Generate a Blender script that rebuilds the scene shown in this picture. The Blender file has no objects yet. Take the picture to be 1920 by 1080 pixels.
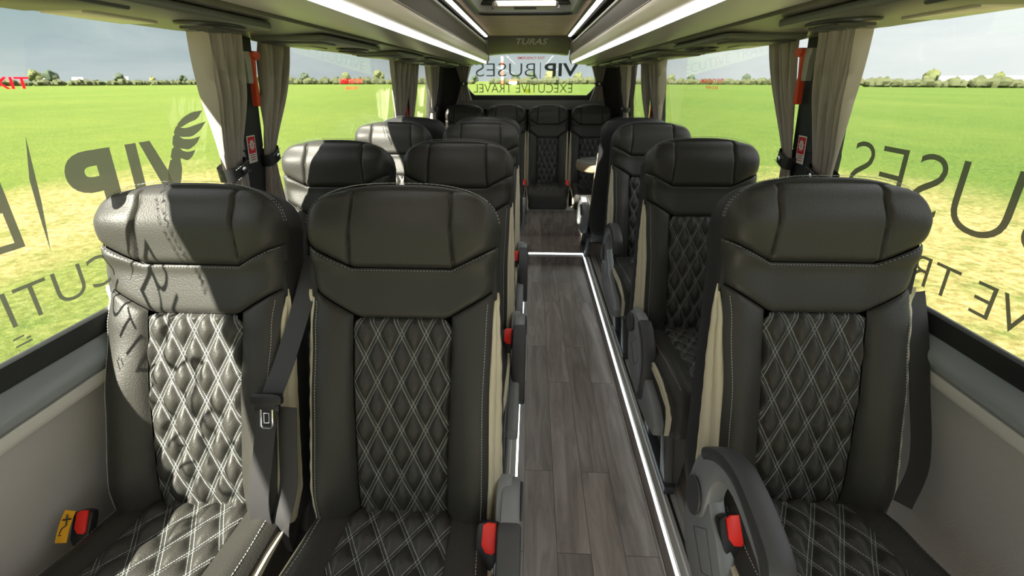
import bpy, math, random
from mathutils import Vector, Matrix
random.seed(7)
S = bpy.context.scene
COL = S.collection
PI = math.pi
R = math.radians

# ------------------------------------------------------------------ camera, world, sun, exposure
cam_d = bpy.data.cameras.new('camera')
cam_d.sensor_width = 36.0
cam_d.lens = 15.0
cam_d.clip_start = 0.02
cam_d.clip_end = 3000
cam_d.dof.use_dof = True
cam_d.dof.focus_distance = 1.15
cam_d.dof.aperture_fstop = 5.0
cam = bpy.data.objects.new('camera', cam_d)
COL.objects.link(cam)
cam.location = (0, 0, 1.45)
cam.rotation_euler = (R(90 - 25.931), 0, R(2.446))
S.camera = cam

S.view_settings.view_transform = 'Standard'
S.view_settings.look = 'None'
S.view_settings.gamma = 1
S.view_settings.use_curve_mapping = False
S.view_settings.exposure = 0.15

SUN_DIR = Vector((1.0, 2.0, -2.45)).normalized()
sd = bpy.data.lights.new('sun', 'SUN')
sd.energy = 27.0
sd.angle = R(0.7)
sd.color = (1.0, 0.93, 0.80)
so = bpy.data.objects.new('sun', sd)
COL.objects.link(so)
so.rotation_euler = SUN_DIR.to_track_quat('-Z', 'Y').to_euler()

def nd(nt, t, **kw):
    n = nt.nodes.new(t)
    for k, v in kw.items():
        setattr(n, k, v)
    return n

def mth(nt, op, a, b=None, c=None, clamp=False):
    n = nt.nodes.new('ShaderNodeMath'); n.operation = op; n.use_clamp = clamp
    for i, v in enumerate((a, b, c)):
        if v is None: continue
        if isinstance(v, (int, float)): n.inputs[i].default_value = v
        else: nt.links.new(v, n.inputs[i])
    return n.outputs[0]

def ramp(nt, fac, stops, interp='LINEAR'):
    n = nt.nodes.new('ShaderNodeValToRGB'); cr = n.color_ramp; cr.interpolation = interp
    while len(cr.elements) < len(stops): cr.elements.new(0.5)
    for e, (p, c) in zip(cr.elements, stops):
        e.position = p
        e.color = (c[0], c[1], c[2], 1) if not isinstance(c, (int, float)) else (c, c, c, 1)
    nt.links.new(fac, n.inputs[0])
    return n.outputs[0]

def mixc(nt, fac, a, b):
    n = nt.nodes.new('ShaderNodeMix'); n.data_type = 'RGBA'
    if isinstance(fac, (int, float)): n.inputs[0].default_value = fac
    else: nt.links.new(fac, n.inputs[0])
    for i, v in ((6, a), (7, b)):
        if isinstance(v, tuple): n.inputs[i].default_value = (v[0], v[1], v[2], 1)
        else: nt.links.new(v, n.inputs[i])
    return n.outputs[2]

W = bpy.data.worlds.new('sky'); S.world = W; W.use_nodes = True
nt = W.node_tree; nt.nodes.clear()
tc = nd(nt, 'ShaderNodeTexCoord')
sep = nd(nt, 'ShaderNodeSeparateXYZ'); nt.links.new(tc.outputs['Generated'], sep.inputs[0])
mp = nd(nt, 'ShaderNodeMapping'); mp.inputs['Scale'].default_value = (1.0, 1.0, 4.5)
nt.links.new(tc.outputs['Generated'], mp.inputs[0])
nz = nd(nt, 'ShaderNodeTexNoise'); nz.inputs['Scale'].default_value = 2.3; nz.inputs['Detail'].default_value = 6
nz.inputs['Roughness'].default_value = 0.55; nz.inputs['Distortion'].default_value = 0.4
nt.links.new(mp.outputs[0], nz.inputs['Vector'])
# storm cloud to the left (-X), bright broken cloud to the right
side = mth(nt, 'MULTIPLY_ADD', sep.outputs[0], 0.5, 0.5)
base = ramp(nt, side, [(0.0, (.50, .61, .64)), (0.12, (.40, .50, .54)), (0.35, (.33, .41, .45)), (0.55, (.44, .52, .54)), (0.78, (.80, .86, .88)), (1.0, (1.05, 1.07, 1.06))])
cl = ramp(nt, nz.outputs['Fac'], [(0.40, 0.0), (0.66, 1.0)])
bright = ramp(nt, side, [(0.0, (.62, .72, .74)), (0.25, (.62, .68, .68)), (0.5, (.66, .72, .72)), (0.8, (1.1, 1.1, 1.06)), (1.0, (1.2, 1.2, 1.15))])
colr = mixc(nt, cl, base, bright)
# paler band near the horizon
hz = ramp(nt, sep.outputs[2], [(0.0, 1.0), (0.09, 0.0)])
hzs = mth(nt, 'MULTIPLY', hz, 0.35)
colr = mixc(nt, hzs, colr, (.80, .83, .80))
# sky overhead is open and bright
up = ramp(nt, sep.outputs[2], [(0.35, 0.0), (0.8, 1.0)])
colr = mixc(nt, up, colr, (2.5, 2.5, 2.5))
bg = nd(nt, 'ShaderNodeBackground'); bg.inputs[1].default_value = 0.92
nt.links.new(colr, bg.inputs[0])
wo = nd(nt, 'ShaderNodeOutputWorld'); nt.links.new(bg.outputs[0], wo.inputs[0])

# ------------------------------------------------------------------ materials
def pbr(name, col, rough=0.5, metal=0.0, spec=0.5, bump=None, emis=None, sheen=0.0, coat=0.0):
    m = bpy.data.materials.new(name); m.use_nodes = True
    nt = m.node_tree; b = nt.nodes['Principled BSDF']
    b.inputs['Base Color'].default_value = (*col, 1)
    b.inputs['Roughness'].default_value = rough
    b.inputs['Metallic'].default_value = metal
    b.inputs['Specular IOR Level'].default_value = spec
    b.inputs['Coat Weight'].default_value = coat
    if sheen: b.inputs['Sheen Weight'].default_value = sheen
    if emis:
        b.inputs['Emission Color'].default_value = (*emis[0], 1)
        b.inputs['Emission Strength'].default_value = emis[1]
    if bump:
        sc, st, dist = bump
        tc = nd(nt, 'ShaderNodeTexCoord')
        v = nd(nt, 'ShaderNodeTexNoise'); v.inputs['Scale'].default_value = sc; v.inputs['Detail'].default_value = 3
        nt.links.new(tc.outputs['Object'], v.inputs['Vector'])
        bp = nd(nt, 'ShaderNodeBump'); bp.inputs['Strength'].default_value = st; bp.inputs['Distance'].default_value = dist
        nt.links.new(v.outputs['Fac'], bp.inputs['Height'])
        nt.links.new(bp.outputs[0], b.inputs['Normal'])
    return m

LE = (.0285, .0278, .0242)
M = {}
M['leather'] = pbr('black_leather', LE, .47, spec=.38, bump=(300, .6, .0014))
M['leather2'] = pbr('black_side_fabric', (.020, .020, .021), .6, spec=.35, bump=(420, .5, .001))
M['cream'] = pbr('cream_leather', (.50, .46, .34), .5, bump=(300, .3, .001))
M['stitch'] = pbr('pale_thread', (.34, .37, .37), .6)
M['plastic'] = pbr('dark_grey_plastic', (.045, .047, .050), .42, bump=(700, .15, .0005))
M['grey_plastic'] = pbr('mid_grey_plastic', (.18, .19, .20), .38, bump=(600, .15, .0005))
M['black_plastic'] = pbr('black_plastic', (.012, .012, .013), .35)
M['pad'] = pbr('soft_armrest_pad', (.035, .036, .040), .5, bump=(500, .3, .0006))
M['belt'] = pbr('black_webbing', (.017, .0165, .018), .55, spec=.6)
M['metal'] = pbr('satin_metal', (.62, .63, .64), .3, metal=1.0)
M['chrome'] = pbr('bright_steel', (.75, .78, .8), .15, metal=1.0)
M['red'] = pbr('red_plastic', (.80, .02, .012), .35)
M['orange'] = pbr('orange_red_plastic', (.72, .075, .025), .38)
M['yellow'] = pbr('yellow_webbing', (.85, .42, .01), .7, bump=(500, .5, .001))
M['white'] = pbr('white_plastic', (.75, .74, .70), .4)
M['sticker_white'] = pbr('sticker_white', (.75, .70, .66), .5)
M['sticker_red'] = pbr('sticker_red', (.65, .01, .02), .5)
M['sticker_ink'] = pbr('sticker_ink', (.25, .05, .05), .6)

def film(name, col, through, clear):
    m = bpy.data.materials.new(name); m.use_nodes = True; nt = m.node_tree; nt.nodes.clear()
    d = nd(nt, 'ShaderNodeBsdfDiffuse'); d.inputs[0].default_value = (*col, 1)
    t = nd(nt, 'ShaderNodeBsdfTranslucent'); t.inputs[0].default_value = (*through, 1)
    a = nd(nt, 'ShaderNodeAddShader'); nt.links.new(d.outputs[0], a.inputs[0]); nt.links.new(t.outputs[0], a.inputs[1])
    c = nd(nt, 'ShaderNodeBsdfTransparent'); x = nd(nt, 'ShaderNodeMixShader'); x.inputs[0].default_value = clear
    nt.links.new(a.outputs[0], x.inputs[1]); nt.links.new(c.outputs[0], x.inputs[2])
    o = nd(nt, 'ShaderNodeOutputMaterial'); nt.links.new(x.outputs[0], o.inputs[0]); return m
M['vinyl'] = film('grey_vinyl_film', (0.0640, 0.0680, 0.0560), (0.0280, 0.0304, 0.0224), .05)
M['vinyl_black'] = film('dark_vinyl_film', (.03, .034, .032), (.015, .017, .016), .02)
M['lime'] = film('lime_sticker_film', (.5, .6, .05), (.45, .55, .05), .0)
M['red_vinyl'] = film('red_vinyl_film', (0.5600, 0.0080, 0.0160), (0.4400, 0.0080, 0.0160), .0)
M['wall'] = pbr('grey_wall_lining', (0.4320, 0.4185, 0.4050), .8, bump=(350, .5, .001))
M['sill'] = pbr('slate_grey_sill', (0.2600, 0.2925, 0.3120), .34, bump=(500, .25, .0008))
M['sill_trim'] = pbr('pale_grey_trim', (.55, .55, .52), .45)
M['gasket'] = pbr('black_rubber', (.010, .012, .012), .55)
M['pillar'] = pbr('charcoal_pillar', (.030, .033, .035), .55)
M['rear_fabric'] = pbr('dark_brown_lining', (.040, .036, .033), .85, bump=(300, .5, .001))
M['rear_ledge'] = pbr('grey_ledge', (.16, .16, .14), .6)
M['header'] = pbr('dark_header', (.105, .095, .085), .4)
M['header_text'] = pbr('pale_metal_letters', (.55, .50, .42), .4)
M['rack'] = pbr('silver_grey_rack', (.42, .41, .385), .33, spec=.6)
M['rack_light'] = pbr('light_grey_rack', (.82, .77, .68), .38, spec=.6)
M['rack_dark'] = pbr('dark_brown_rack_panel', (.085, .072, .06), .5)
M['moulding'] = pbr('olive_grey_moulding', (.17, .17, .145), .6)
M['rack_edge'] = pbr('pale_edge', (.42, .40, .33), .4)
M['under'] = pbr('perforated_service_panel', (.165, .165, .13), .27, spec=.75)
M['module'] = pbr('service_module', (.10, .105, .09), .4)
M['lens'] = pbr('cream_light_lens', (.55, .52, .40), .3)
M['led'] = pbr('led_strip_light', (.9, .95, 1), .4, emis=((.93, .97, 1.0), 11.0))
M['led_ceiling'] = pbr('led_ceiling_light', (.95, .95, .93), .4, emis=((1.0, .96, .90), 8.0))
M['led_floor'] = pbr('led_floor_light', (.9, .95, 1), .4, emis=((.86, .97, 1.0), 4.0))
M['hatch'] = pbr('hatch_grey_plastic', (.38, .38, .38), .35)
M['hatch_cream'] = pbr('hatch_cream_plastic', (.45, .40, .33), .4)
M['curt'] = pbr('taupe_curtain_cloth', (0.3740, 0.3355, 0.3025), .75, sheen=.3, bump=(500, .3, .001))
M['tie'] = pbr('black_leather_tie', (.015, .015, .016), .4)
M['hedge'] = pbr('hedge_leaves', (0.0440, 0.0520, 0.0176), .9)
M['tree_a'] = pbr('olive_tree_leaves', (0.0680, 0.0800, 0.0240), .9)
M['tree_b'] = pbr('dark_tree_leaves', (0.0280, 0.0440, 0.0224), .9)
M['tree_c'] = pbr('spring_tree_leaves', (0.1120, 0.1160, 0.0360), .9)
M['barn'] = pbr('pale_barn_walls', (0.6000, 0.5920, 0.5600), .8)
M['roof'] = pbr('tan_roof', (.5, .40, .28), .8)
M['mast_red'] = pbr('mast_red', (.75, .10, .04), .6)
M['mast_white'] = pbr('mast_white', (.8, .8, .78), .6)
M['table_rim'] = pbr('brown_stone_rim', (.28, .22, .15), .25)
M['table_top'] = pbr('grey_table_top', (.20, .195, .18), .2)
M['interior_metal'] = pbr('aluminium_rail', (.50, .49, .46), .4, metal=.25)

def grain(name, c1, c2, c3, scale, rough, axis_scale, plank=None):
    m = bpy.data.materials.new(name); m.use_nodes = True; nt = m.node_tree; b = nt.nodes['Principled BSDF']
    tc = nd(nt, 'ShaderNodeTexCoord'); mp = nd(nt, 'ShaderNodeMapping'); mp.inputs['Scale'].default_value = axis_scale
    nt.links.new(tc.outputs['Object'], mp.inputs[0])
    n1 = nd(nt, 'ShaderNodeTexNoise'); n1.inputs['Scale'].default_value = scale; n1.inputs['Detail'].default_value = 8; n1.inputs['Roughness'].default_value = .62; n1.inputs['Distortion'].default_value = .8
    vec = mp.outputs[0]
    if plank:
        br = nd(nt, 'ShaderNodeTexBrick'); br.offset = .37; br.inputs['Scale'].default_value = 1.0
        br.inputs['Brick Width'].default_value = plank[0]; br.inputs['Row Height'].default_value = plank[1]
        br.inputs['Mortar Size'].default_value = .0012; br.inputs['Mortar Smooth'].default_value = .2
        br.inputs['Color1'].default_value = (0, 0, 0, 1); br.inputs['Color2'].default_value = (1, 1, 1, 1); br.inputs['Mortar'].default_value = (.5, .5, .5, 1)
        mp2 = nd(nt, 'ShaderNodeMapping'); mp2.inputs['Rotation'].default_value = (0, 0, PI / 2)
        nt.links.new(tc.outputs['Object'], mp2.inputs[0]); nt.links.new(mp2.outputs[0], br.inputs['Vector'])
        va = nd(nt, 'ShaderNodeVectorMath', operation='MULTIPLY_ADD')
        nt.links.new(br.outputs['Color'], va.inputs[0]); va.inputs[1].default_value = (3.1, 7.7, 1.3); nt.links.new(vec, va.inputs[2])
        vec = va.outputs[0]
    nt.links.new(vec, n1.inputs['Vector'])
    c = ramp(nt, n1.outputs['Fac'], [(.28, c1), (.5, c2), (.74, c3)])
    if plank:
        g = mth(nt, 'MULTIPLY_ADD', br.outputs['Color'], .34, .83)
        mul = nd(nt, 'ShaderNodeVectorMath', operation='SCALE'); nt.links.new(c, mul.inputs[0]); nt.links.new(g, mul.inputs['Scale'])
        c = mixc(nt, br.outputs['Fac'], mul.outputs[0], (c1[0] * .45, c1[1] * .45, c1[2] * .45))
    nt.links.new(c, b.inputs['Base Color']); b.inputs['Roughness'].default_value = rough
    bp = nd(nt, 'ShaderNodeBump'); bp.inputs['Strength'].default_value = .15; bp.inputs['Distance'].default_value = .002
    nt.links.new(n1.outputs['Fac'], bp.inputs['Height']); nt.links.new(bp.outputs[0], b.inputs['Normal'])
    return m
M['floor'] = grain('dark_wood_plank_vinyl', (0.1330, 0.1106, 0.0966), (0.2450, 0.2100, 0.1876), (0.3920, 0.3430, 0.3080), 2.2, .42, (9, 1.0, 4), plank=(.92, .115))
M['ceil'] = grain('brown_wood_effect_lining', (0.3375, 0.2375, 0.1625), (0.4750, 0.3500, 0.2500), (0.6000, 0.4625, 0.3313), 3.0, .55, (1.5, 10, 3))

def under_mat():
    m = M['under']; nt = m.node_tree; b = nt.nodes['Principled BSDF']
    tc = nd(nt, 'ShaderNodeTexCoord'); sp = nd(nt, 'ShaderNodeSeparateXYZ'); nt.links.new(tc.outputs['Object'], sp.inputs[0])
    a = mth(nt, 'SINE', mth(nt, 'MULTIPLY', sp.outputs[0], 1400)); c = mth(nt, 'SINE', mth(nt, 'MULTIPLY', sp.outputs[1], 1400))
    h = mth(nt, 'MULTIPLY', a, c)
    bp = nd(nt, 'ShaderNodeBump'); bp.inputs['Strength'].default_value = .35; bp.inputs['Distance'].default_value = .001
    nt.links.new(h, bp.inputs['Height']); nt.links.new(bp.outputs[0], b.inputs['Normal'])
under_mat()

def quilt_mat(name, pu, pv):
    """black leather sewn with two parallel rows of pale dashed stitches along a diamond lattice (UV in metres)"""
    m = bpy.data.materials.new(name); m.use_nodes = True; nt = m.node_tree; b = nt.nodes['Principled BSDF']
    uv = nd(nt, 'ShaderNodeUVMap'); sp = nd(nt, 'ShaderNodeSeparateXYZ'); nt.links.new(uv.outputs[0], sp.inputs[0])
    x = mth(nt, 'DIVIDE', sp.outputs[0], pu); y = mth(nt, 'DIVIDE', sp.outputs[1], pv)
    a = mth(nt, 'ADD', x, y); c = mth(nt, 'SUBTRACT', x, y)
    g = math.hypot(1 / pu, 1 / pv); L = math.hypot(pu / 2, pv / 2)
    off = .0036 * g; hw = .0007 * g; K = L / .0046
    def line(p, q):
        f = mth(nt, 'FRACT', p); d = mth(nt, 'SUBTRACT', .5, mth(nt, 'ABSOLUTE', mth(nt, 'SUBTRACT', f, .5)))
        on = mth(nt, 'LESS_THAN', mth(nt, 'ABSOLUTE', mth(nt, 'SUBTRACT', d, off)), hw)
        ds = mth(nt, 'GREATER_THAN', mth(nt, 'FRACT', mth(nt, 'MULTIPLY', q, K)), .30)
        return mth(nt, 'MULTIPLY', on, ds)
    s = mth(nt, 'MAXIMUM', line(a, c), line(c, a))
    col = mixc(nt, s, LE, (.30, .33, .33))
    nt.links.new(col, b.inputs['Base Color'])
    b.inputs['Roughness'].default_value = .47; b.inputs['Specular IOR Level'].default_value = .38
    tc = nd(nt, 'ShaderNodeTexCoord')
    v = nd(nt, 'ShaderNodeTexNoise'); v.inputs['Scale'].default_value = 300; v.inputs['Detail'].default_value = 3
    nt.links.new(tc.outputs['Object'], v.inputs['Vector'])
    h = mth(nt, 'MULTIPLY_ADD', s, 0.6, v.outputs['Fac'])
    bp = nd(nt, 'ShaderNodeBump'); bp.inputs['Strength'].default_value = .6; bp.inputs['Distance'].default_value = .0012
    nt.links.new(h, bp.inputs['Height']); nt.links.new(bp.outputs[0], b.inputs['Normal'])
    return m
PU, PV = .0565, .112
CU, CV = .066, .100
M['quilt'] = quilt_mat('quilted_leather_back', PU, PV)
M['quilt_seat'] = quilt_mat('quilted_leather_seat', CU, CV)

def glass_mat():
    m = bpy.data.materials.new('window_glass'); m.use_nodes = True; nt = m.node_tree; nt.nodes.clear()
    t = nd(nt, 'ShaderNodeBsdfTransparent'); t.inputs[0].default_value = (.95, .98, .96, 1)
    g = nd(nt, 'ShaderNodeBsdfGlossy'); g.inputs['Roughness'].default_value = 0.0
    g.inputs[0].default_value = (1, 1, 1, 1)
    f = nd(nt, 'ShaderNodeLayerWeight'); f.inputs[0].default_value = .5
    fm = mth(nt, 'MULTIPLY_ADD', mth(nt, 'POWER', f.outputs['Facing'], 5.0), .92, .045)
    mx = nd(nt, 'ShaderNodeMixShader'); nt.links.new(fm, mx.inputs[0]); nt.links.new(t.outputs[0], mx.inputs[1]); nt.links.new(g.outputs[0], mx.inputs[2])
    o = nd(nt, 'ShaderNodeOutputMaterial'); nt.links.new(mx.outputs[0], o.inputs[0])
    return m
M['glass'] = glass_mat()

def field_mat():
    m = bpy.data.materials.new('crop_field'); m.use_nodes = True; nt = m.node_tree; b = nt.nodes['Principled BSDF']
    b.inputs['Roughness'].default_value = .9; b.inputs['Specular IOR Level'].default_value = .1
    tc = nd(nt, 'ShaderNodeTexCoord'); sp = nd(nt, 'ShaderNodeSeparateXYZ'); nt.links.new(tc.outputs['Object'], sp.inputs[0])
    def noise(scale, det, sx=1, sy=1, rough=.6):
        mp = nd(nt, 'ShaderNodeMapping'); mp.inputs['Scale'].default_value = (sx, sy, 1); nt.links.new(tc.outputs['Object'], mp.inputs[0])
        n = nd(nt, 'ShaderNodeTexNoise'); n.inputs['Scale'].default_value = scale; n.inputs['Detail'].default_value = det; n.inputs['Roughness'].default_value = rough
        nt.links.new(mp.outputs[0], n.inputs['Vector']); return n.outputs['Fac']
    fine = noise(9, 8, rough=.75); mid = noise(.8, 5); big = noise(.06, 3, 1, .5)
    g1 = ramp(nt, fine, [(.36, (0.0240, 0.0480, 0.0080)), (.5, (0.0624, 0.1024, 0.0160)), (.64, (0.1520, 0.1720, 0.0400))])
    g2 = ramp(nt, mid, [(.38, (0.0496, 0.0896, 0.0144)), (.62, (0.0920, 0.1240, 0.0208))])
    green = mixc(nt, .35, g1, g2)
    yl = ramp(nt, big, [(.4, 0.0), (.7, .35)])
    green = mixc(nt, yl, green, (0.1200, 0.1440, 0.0280))
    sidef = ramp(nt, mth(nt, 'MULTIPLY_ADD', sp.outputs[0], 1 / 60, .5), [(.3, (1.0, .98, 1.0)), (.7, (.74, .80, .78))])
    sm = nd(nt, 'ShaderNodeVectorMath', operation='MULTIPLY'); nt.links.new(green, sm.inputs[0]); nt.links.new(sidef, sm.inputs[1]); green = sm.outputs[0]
    # bare sandy track, on each side of the parked bus
    sand = ramp(nt, fine, [(.36, (0.1288, 0.0920, 0.0322)), (.5, (0.2392, 0.1840, 0.0782)), (.64, (0.3496, 0.2852, 0.1564))])
    wob = mth(nt, 'MULTIPLY_ADD', mid, 2.6, -1.3)
    x = mth(nt, 'ADD', sp.outputs[0], wob)
    xs = mth(nt, 'MULTIPLY_ADD', x, 1 / 40, .5)
    trk = ramp(nt, xs, [(.5 - 11.5 / 40, 0.0), (.5 - 9.6 / 40, .85), (.5 - 6.8 / 40, .9), (.5 - 5.6 / 40, .15), (.5 + 3.0 / 40, .35), (.5 + 4.0 / 40, .62), (.5 + 7.2 / 40, .85), (.5 + 10.5 / 40, 0.0)])
    pat = ramp(nt, noise(1.6, 7, rough=.7), [(.36, 0.35), (.55, 1.0)])
    yw = mth(nt, 'MULTIPLY_ADD', noise(.35, 5), 7, -3.5)
    yf = ramp(nt, mth(nt, 'MULTIPLY', mth(nt, 'ADD', sp.outputs[1], yw), 1 / 40), [(8.5 / 40, 1.0), (12.5 / 40, 0.0)])
    fac = mth(nt, 'MULTIPLY', mth(nt, 'MULTIPLY', trk, pat), yf)
    col = mixc(nt, fac, green, sand)
    nt.links.new(col, b.inputs['Base Color'])
    bp = nd(nt, 'ShaderNodeBump'); bp.inputs['Strength'].default_value = .6; bp.inputs['Distance'].default_value = .12
    nt.links.new(fine, bp.inputs['Height']); nt.links.new(bp.outputs[0], b.inputs['Normal'])
    return m
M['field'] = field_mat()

# ------------------------------------------------------------------ mesh helpers
class MB:
    def __init__(s): s.v = []; s.f = []; s.uv = {}
    def add(s, vs, fs):
        o = len(s.v); s.v += [tuple(p) for p in vs]; s.f += [tuple(i + o for i in f) for f in fs]; return o
    def box(s, a, b):
        x0, y0, z0 = a; x1, y1, z1 = b
        s.add([(x0, y0, z0), (x1, y0, z0), (x1, y1, z0), (x0, y1, z0), (x0, y0, z1), (x1, y0, z1), (x1, y1, z1), (x0, y1, z1)],
              [(0, 3, 2, 1), (4, 5, 6, 7), (0, 1, 5, 4), (1, 2, 6, 5), (2, 3, 7, 6), (3, 0, 4, 7)])
        return s
    def prism(s, poly, axis, a, b, bevel=0.0):
        """poly of 2D points in the plane normal to axis, from a to b along it; optional bevelled rims"""
        n = len(poly)
        cx = sum(p[0] for p in poly) / n; cy = sum(p[1] for p in poly) / n
        ar = sum(poly[i][0] * poly[(i + 1) % n][1] - poly[(i + 1) % n][0] * poly[i][1] for i in range(n))
        sg = 1 if ar > 0 else -1
        def inset(d):
            out = []
            for i in range(n):
                p0, p1, p2 = Vector(poly[i - 1]), Vector(poly[i]), Vector(poly[(i + 1) % n])
                e1 = (p1 - p0).normalized() if (p1 - p0).length else Vector((1, 0)); e2 = (p2 - p1).normalized() if (p2 - p1).length else e1
                nrm = Vector((-(e1.y + e2.y), e1.x + e2.x)) * sg
                if nrm.length: nrm.normalize()
                out.append((p1.x + nrm.x * d, p1.y + nrm.y * d))
            return out
        rings = [(a, 0), (b, 0)] if not bevel else [(a, bevel), (a + bevel * .3 * (1 if b > a else -1), bevel * .3), (a + bevel * (1 if b > a else -1), 0), (b - bevel * (1 if b > a else -1), 0), (b - bevel * .3 * (1 if b > a else -1), bevel * .3), (b, bevel)]
        vs = []
        for (t, d) in rings:
            for (p, q) in (inset(d) if d else poly):
                vs.append({'x': (t, p, q), 'y': (p, t, q), 'z': (p, q, t)}[axis])
        fs = []
        for k in range(len(rings) - 1):
            for i in range(n):
                j = (i + 1) % n
                fs.append((k * n + i, k * n + j, (k + 1) * n + j, (k + 1) * n + i))
        fs.append(tuple(range(n))[::-1]); fs.append(tuple((len(rings) - 1) * n + i for i in range(n)))
        s.add(vs, fs); return s
    def grid(s, fn, us, vs_, uvfn=None):
        nu, nv = len(us), len(vs_); o = len(s.v)
        for j in vs_:
            for i in us:
                s.v.append(tuple(fn(i, j)))
                if uvfn: s.uv[len(s.v) - 1] = uvfn(i, j)
        for j in range(nv - 1):
            for i in range(nu - 1):
                a = o + j * nu + i
                s.f.append((a, a + 1, a + nu + 1, a + nu))
        return s
    def tube(s, path, r, n=10, cap=True):
        o = len(s.v); P = [Vector(p) for p in path]; up = None
        for k, p in enumerate(P):
            t = (P[min(k + 1, len(P) - 1)] - P[max(k - 1, 0)]).normalized()
            if up is None:
                up = t.orthogonal().normalized()
            up = (up - t * up.dot(t)).normalized(); sd_ = t.cross(up)
            rr = r[k] if isinstance(r, (list, tuple)) else r
            for i in range(n):
                a = 2 * PI * i / n
                s.v.append(tuple(p + (up * math.cos(a) + sd_ * math.sin(a)) * rr))
        for k in range(len(P) - 1):
            for i in range(n):
                j = (i + 1) % n
                s.f.append((o + k * n + i, o + k * n + j, o + (k + 1) * n + j, o + (k + 1) * n + i))
        if cap:
            s.f.append(tuple(o + i for i in range(n))[::-1]); s.f.append(tuple(o + (len(P) - 1) * n + i for i in range(n)))
        return s
    def lathe(s, prof, n=40, c=(0, 0)):
        o = len(s.v)
        for (r, z) in prof:
            for i in range(n):
                a = 2 * PI * i / n; s.v.append((c[0] + r * math.cos(a), c[1] + r * math.sin(a), z))
        for k in range(len(prof) - 1):
            for i in range(n):
                j = (i + 1) % n
                s.f.append((o + k * n + i, o + k * n + j, o + (k + 1) * n + j, o + (k + 1) * n + i))
        s.f.append(tuple(o + i for i in range(n))[::-1]); s.f.append(tuple(o + (len(prof) - 1) * n + i for i in range(n)))
        return s
    def mesh(s, name, mat, smooth=True, angle=35):
        me = bpy.data.meshes.new(name); me.from_pydata(s.v, [], s.f); me.update()
        if s.uv:
            ul = me.uv_layers.new(name='UVMap')
            for l in me.loops: ul.data[l.index].uv = s.uv.get(l.vertex_index, (0, 0))
        import bmesh
        bm = bmesh.new(); bm.from_mesh(me); bmesh.ops.recalc_face_normals(bm, faces=bm.faces[:]); bm.to_mesh(me); bm.free()
        me.materials.append(M[mat])
        if smooth:
            me.shade_smooth()
            try: me.set_sharp_from_angle(angle=R(angle))
            except Exception: pass
        return me

def tag(o, label=None, cat=None, group=None, kind=None):
    if label: o['label'] = label
    if cat: o['category'] = cat
    if group: o['group'] = group
    if kind: o['kind'] = kind
    return o
def obj(name, mb, mat=None, parent=None, smooth=True, loc=None, rx=None, angle=35):
    me = mb.mesh(name, mat, smooth, angle) if isinstance(mb, MB) else mb
    o = bpy.data.objects.new(name, me); COL.objects.link(o)
    if parent: o.parent = parent
    if loc: o.location = loc
    if rx is not None: o.rotation_euler = (rx, 0, 0)
    return o
def empty(name, loc=(0, 0, 0), rz=0):
    o = bpy.data.objects.new(name, None); COL.objects.link(o); o.location = loc; o.rotation_euler = (0, 0, rz); o.empty_display_size = .1
    return o
def struct(name, mb, mat, parent=None, smooth=False, label=None):
    o = obj(name, mb, mat, parent, smooth)
    if parent is None: tag(o, label, None, None, 'structure')
    return o
def lerp(a, b, t): return a + (b - a) * t
def itp(x, pts):
    if x <= pts[0][0]: return pts[0][1]
    for (a, p), (b, q) in zip(pts, pts[1:]):
        if x <= b:
            t = (x - a) / (b - a); t = t * t * (3 - 2 * t); return p + (q - p) * t
    return pts[-1][1]
def sst(x, a, b):
    t = min(1, max(0, (x - a) / (b - a))); return t * t * (3 - 2 * t)
def lin(n): return [i / (n - 1) for i in range(n)]
def edgy(n):   # samples crowded towards both ends
    return [.5 - .5 * math.cos(PI * i / (n - 1)) for i in range(n)]

# ------------------------------------------------------------------ writing
_tc = {}
def glyphs(txt, off=0.0):
    k = (txt, off)
    if k in _tc: return _tc[k]
    cu = bpy.data.curves.new('lettering', 'FONT'); cu.body = txt; cu.offset = off; cu.resolution_u = 6; cu.fill_mode = 'FRONT'
    o = bpy.data.objects.new('lettering', cu); COL.objects.link(o)
    dg = bpy.context.evaluated_depsgraph_get(); dg.update()
    me = bpy.data.meshes.new_from_object(o.evaluated_get(dg))
    vs = [tuple(v.co) for v in me.vertices]; fs = [tuple(p.vertices) for p in me.polygons]
    bpy.data.objects.remove(o); bpy.data.curves.remove(cu); bpy.data.meshes.remove(me)
    xs = [v[0] for v in vs]; ys = [v[1] for v in vs]
    _tc[k] = (vs, fs, min(xs), max(xs), min(ys), max(ys)); return _tc[k]
def letters(mb, txt, fn, x0, x1, y0, y1, off=0.0, shear=0.0):
    """fit txt to the rectangle x0..x1, y0..y1 of the surface fn(x, y)"""
    vs, fs, a, b, c, d = glyphs(txt, off)
    out = []
    for (x, y, z) in vs:
        tx = (x - a) / (b - a); ty = (y - c) / (d - c)
        out.append(fn(lerp(x0, x1, tx) + shear * ty, lerp(y0, y1, ty)))
    mb.add(out, fs); return mb

# ------------------------------------------------------------------ bus shell
CX = -.025
Y0, Y1 = -1.25, 4.80
def side(sg, s): return CX + sg * s
# window plane on either side: half width at height z
def hw(z): return .975 - (z - .965) * (.08 / .61)
def wl(sg, y, z, inn=0.0): return (side(sg, hw(z) - inn), y, z)

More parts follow.
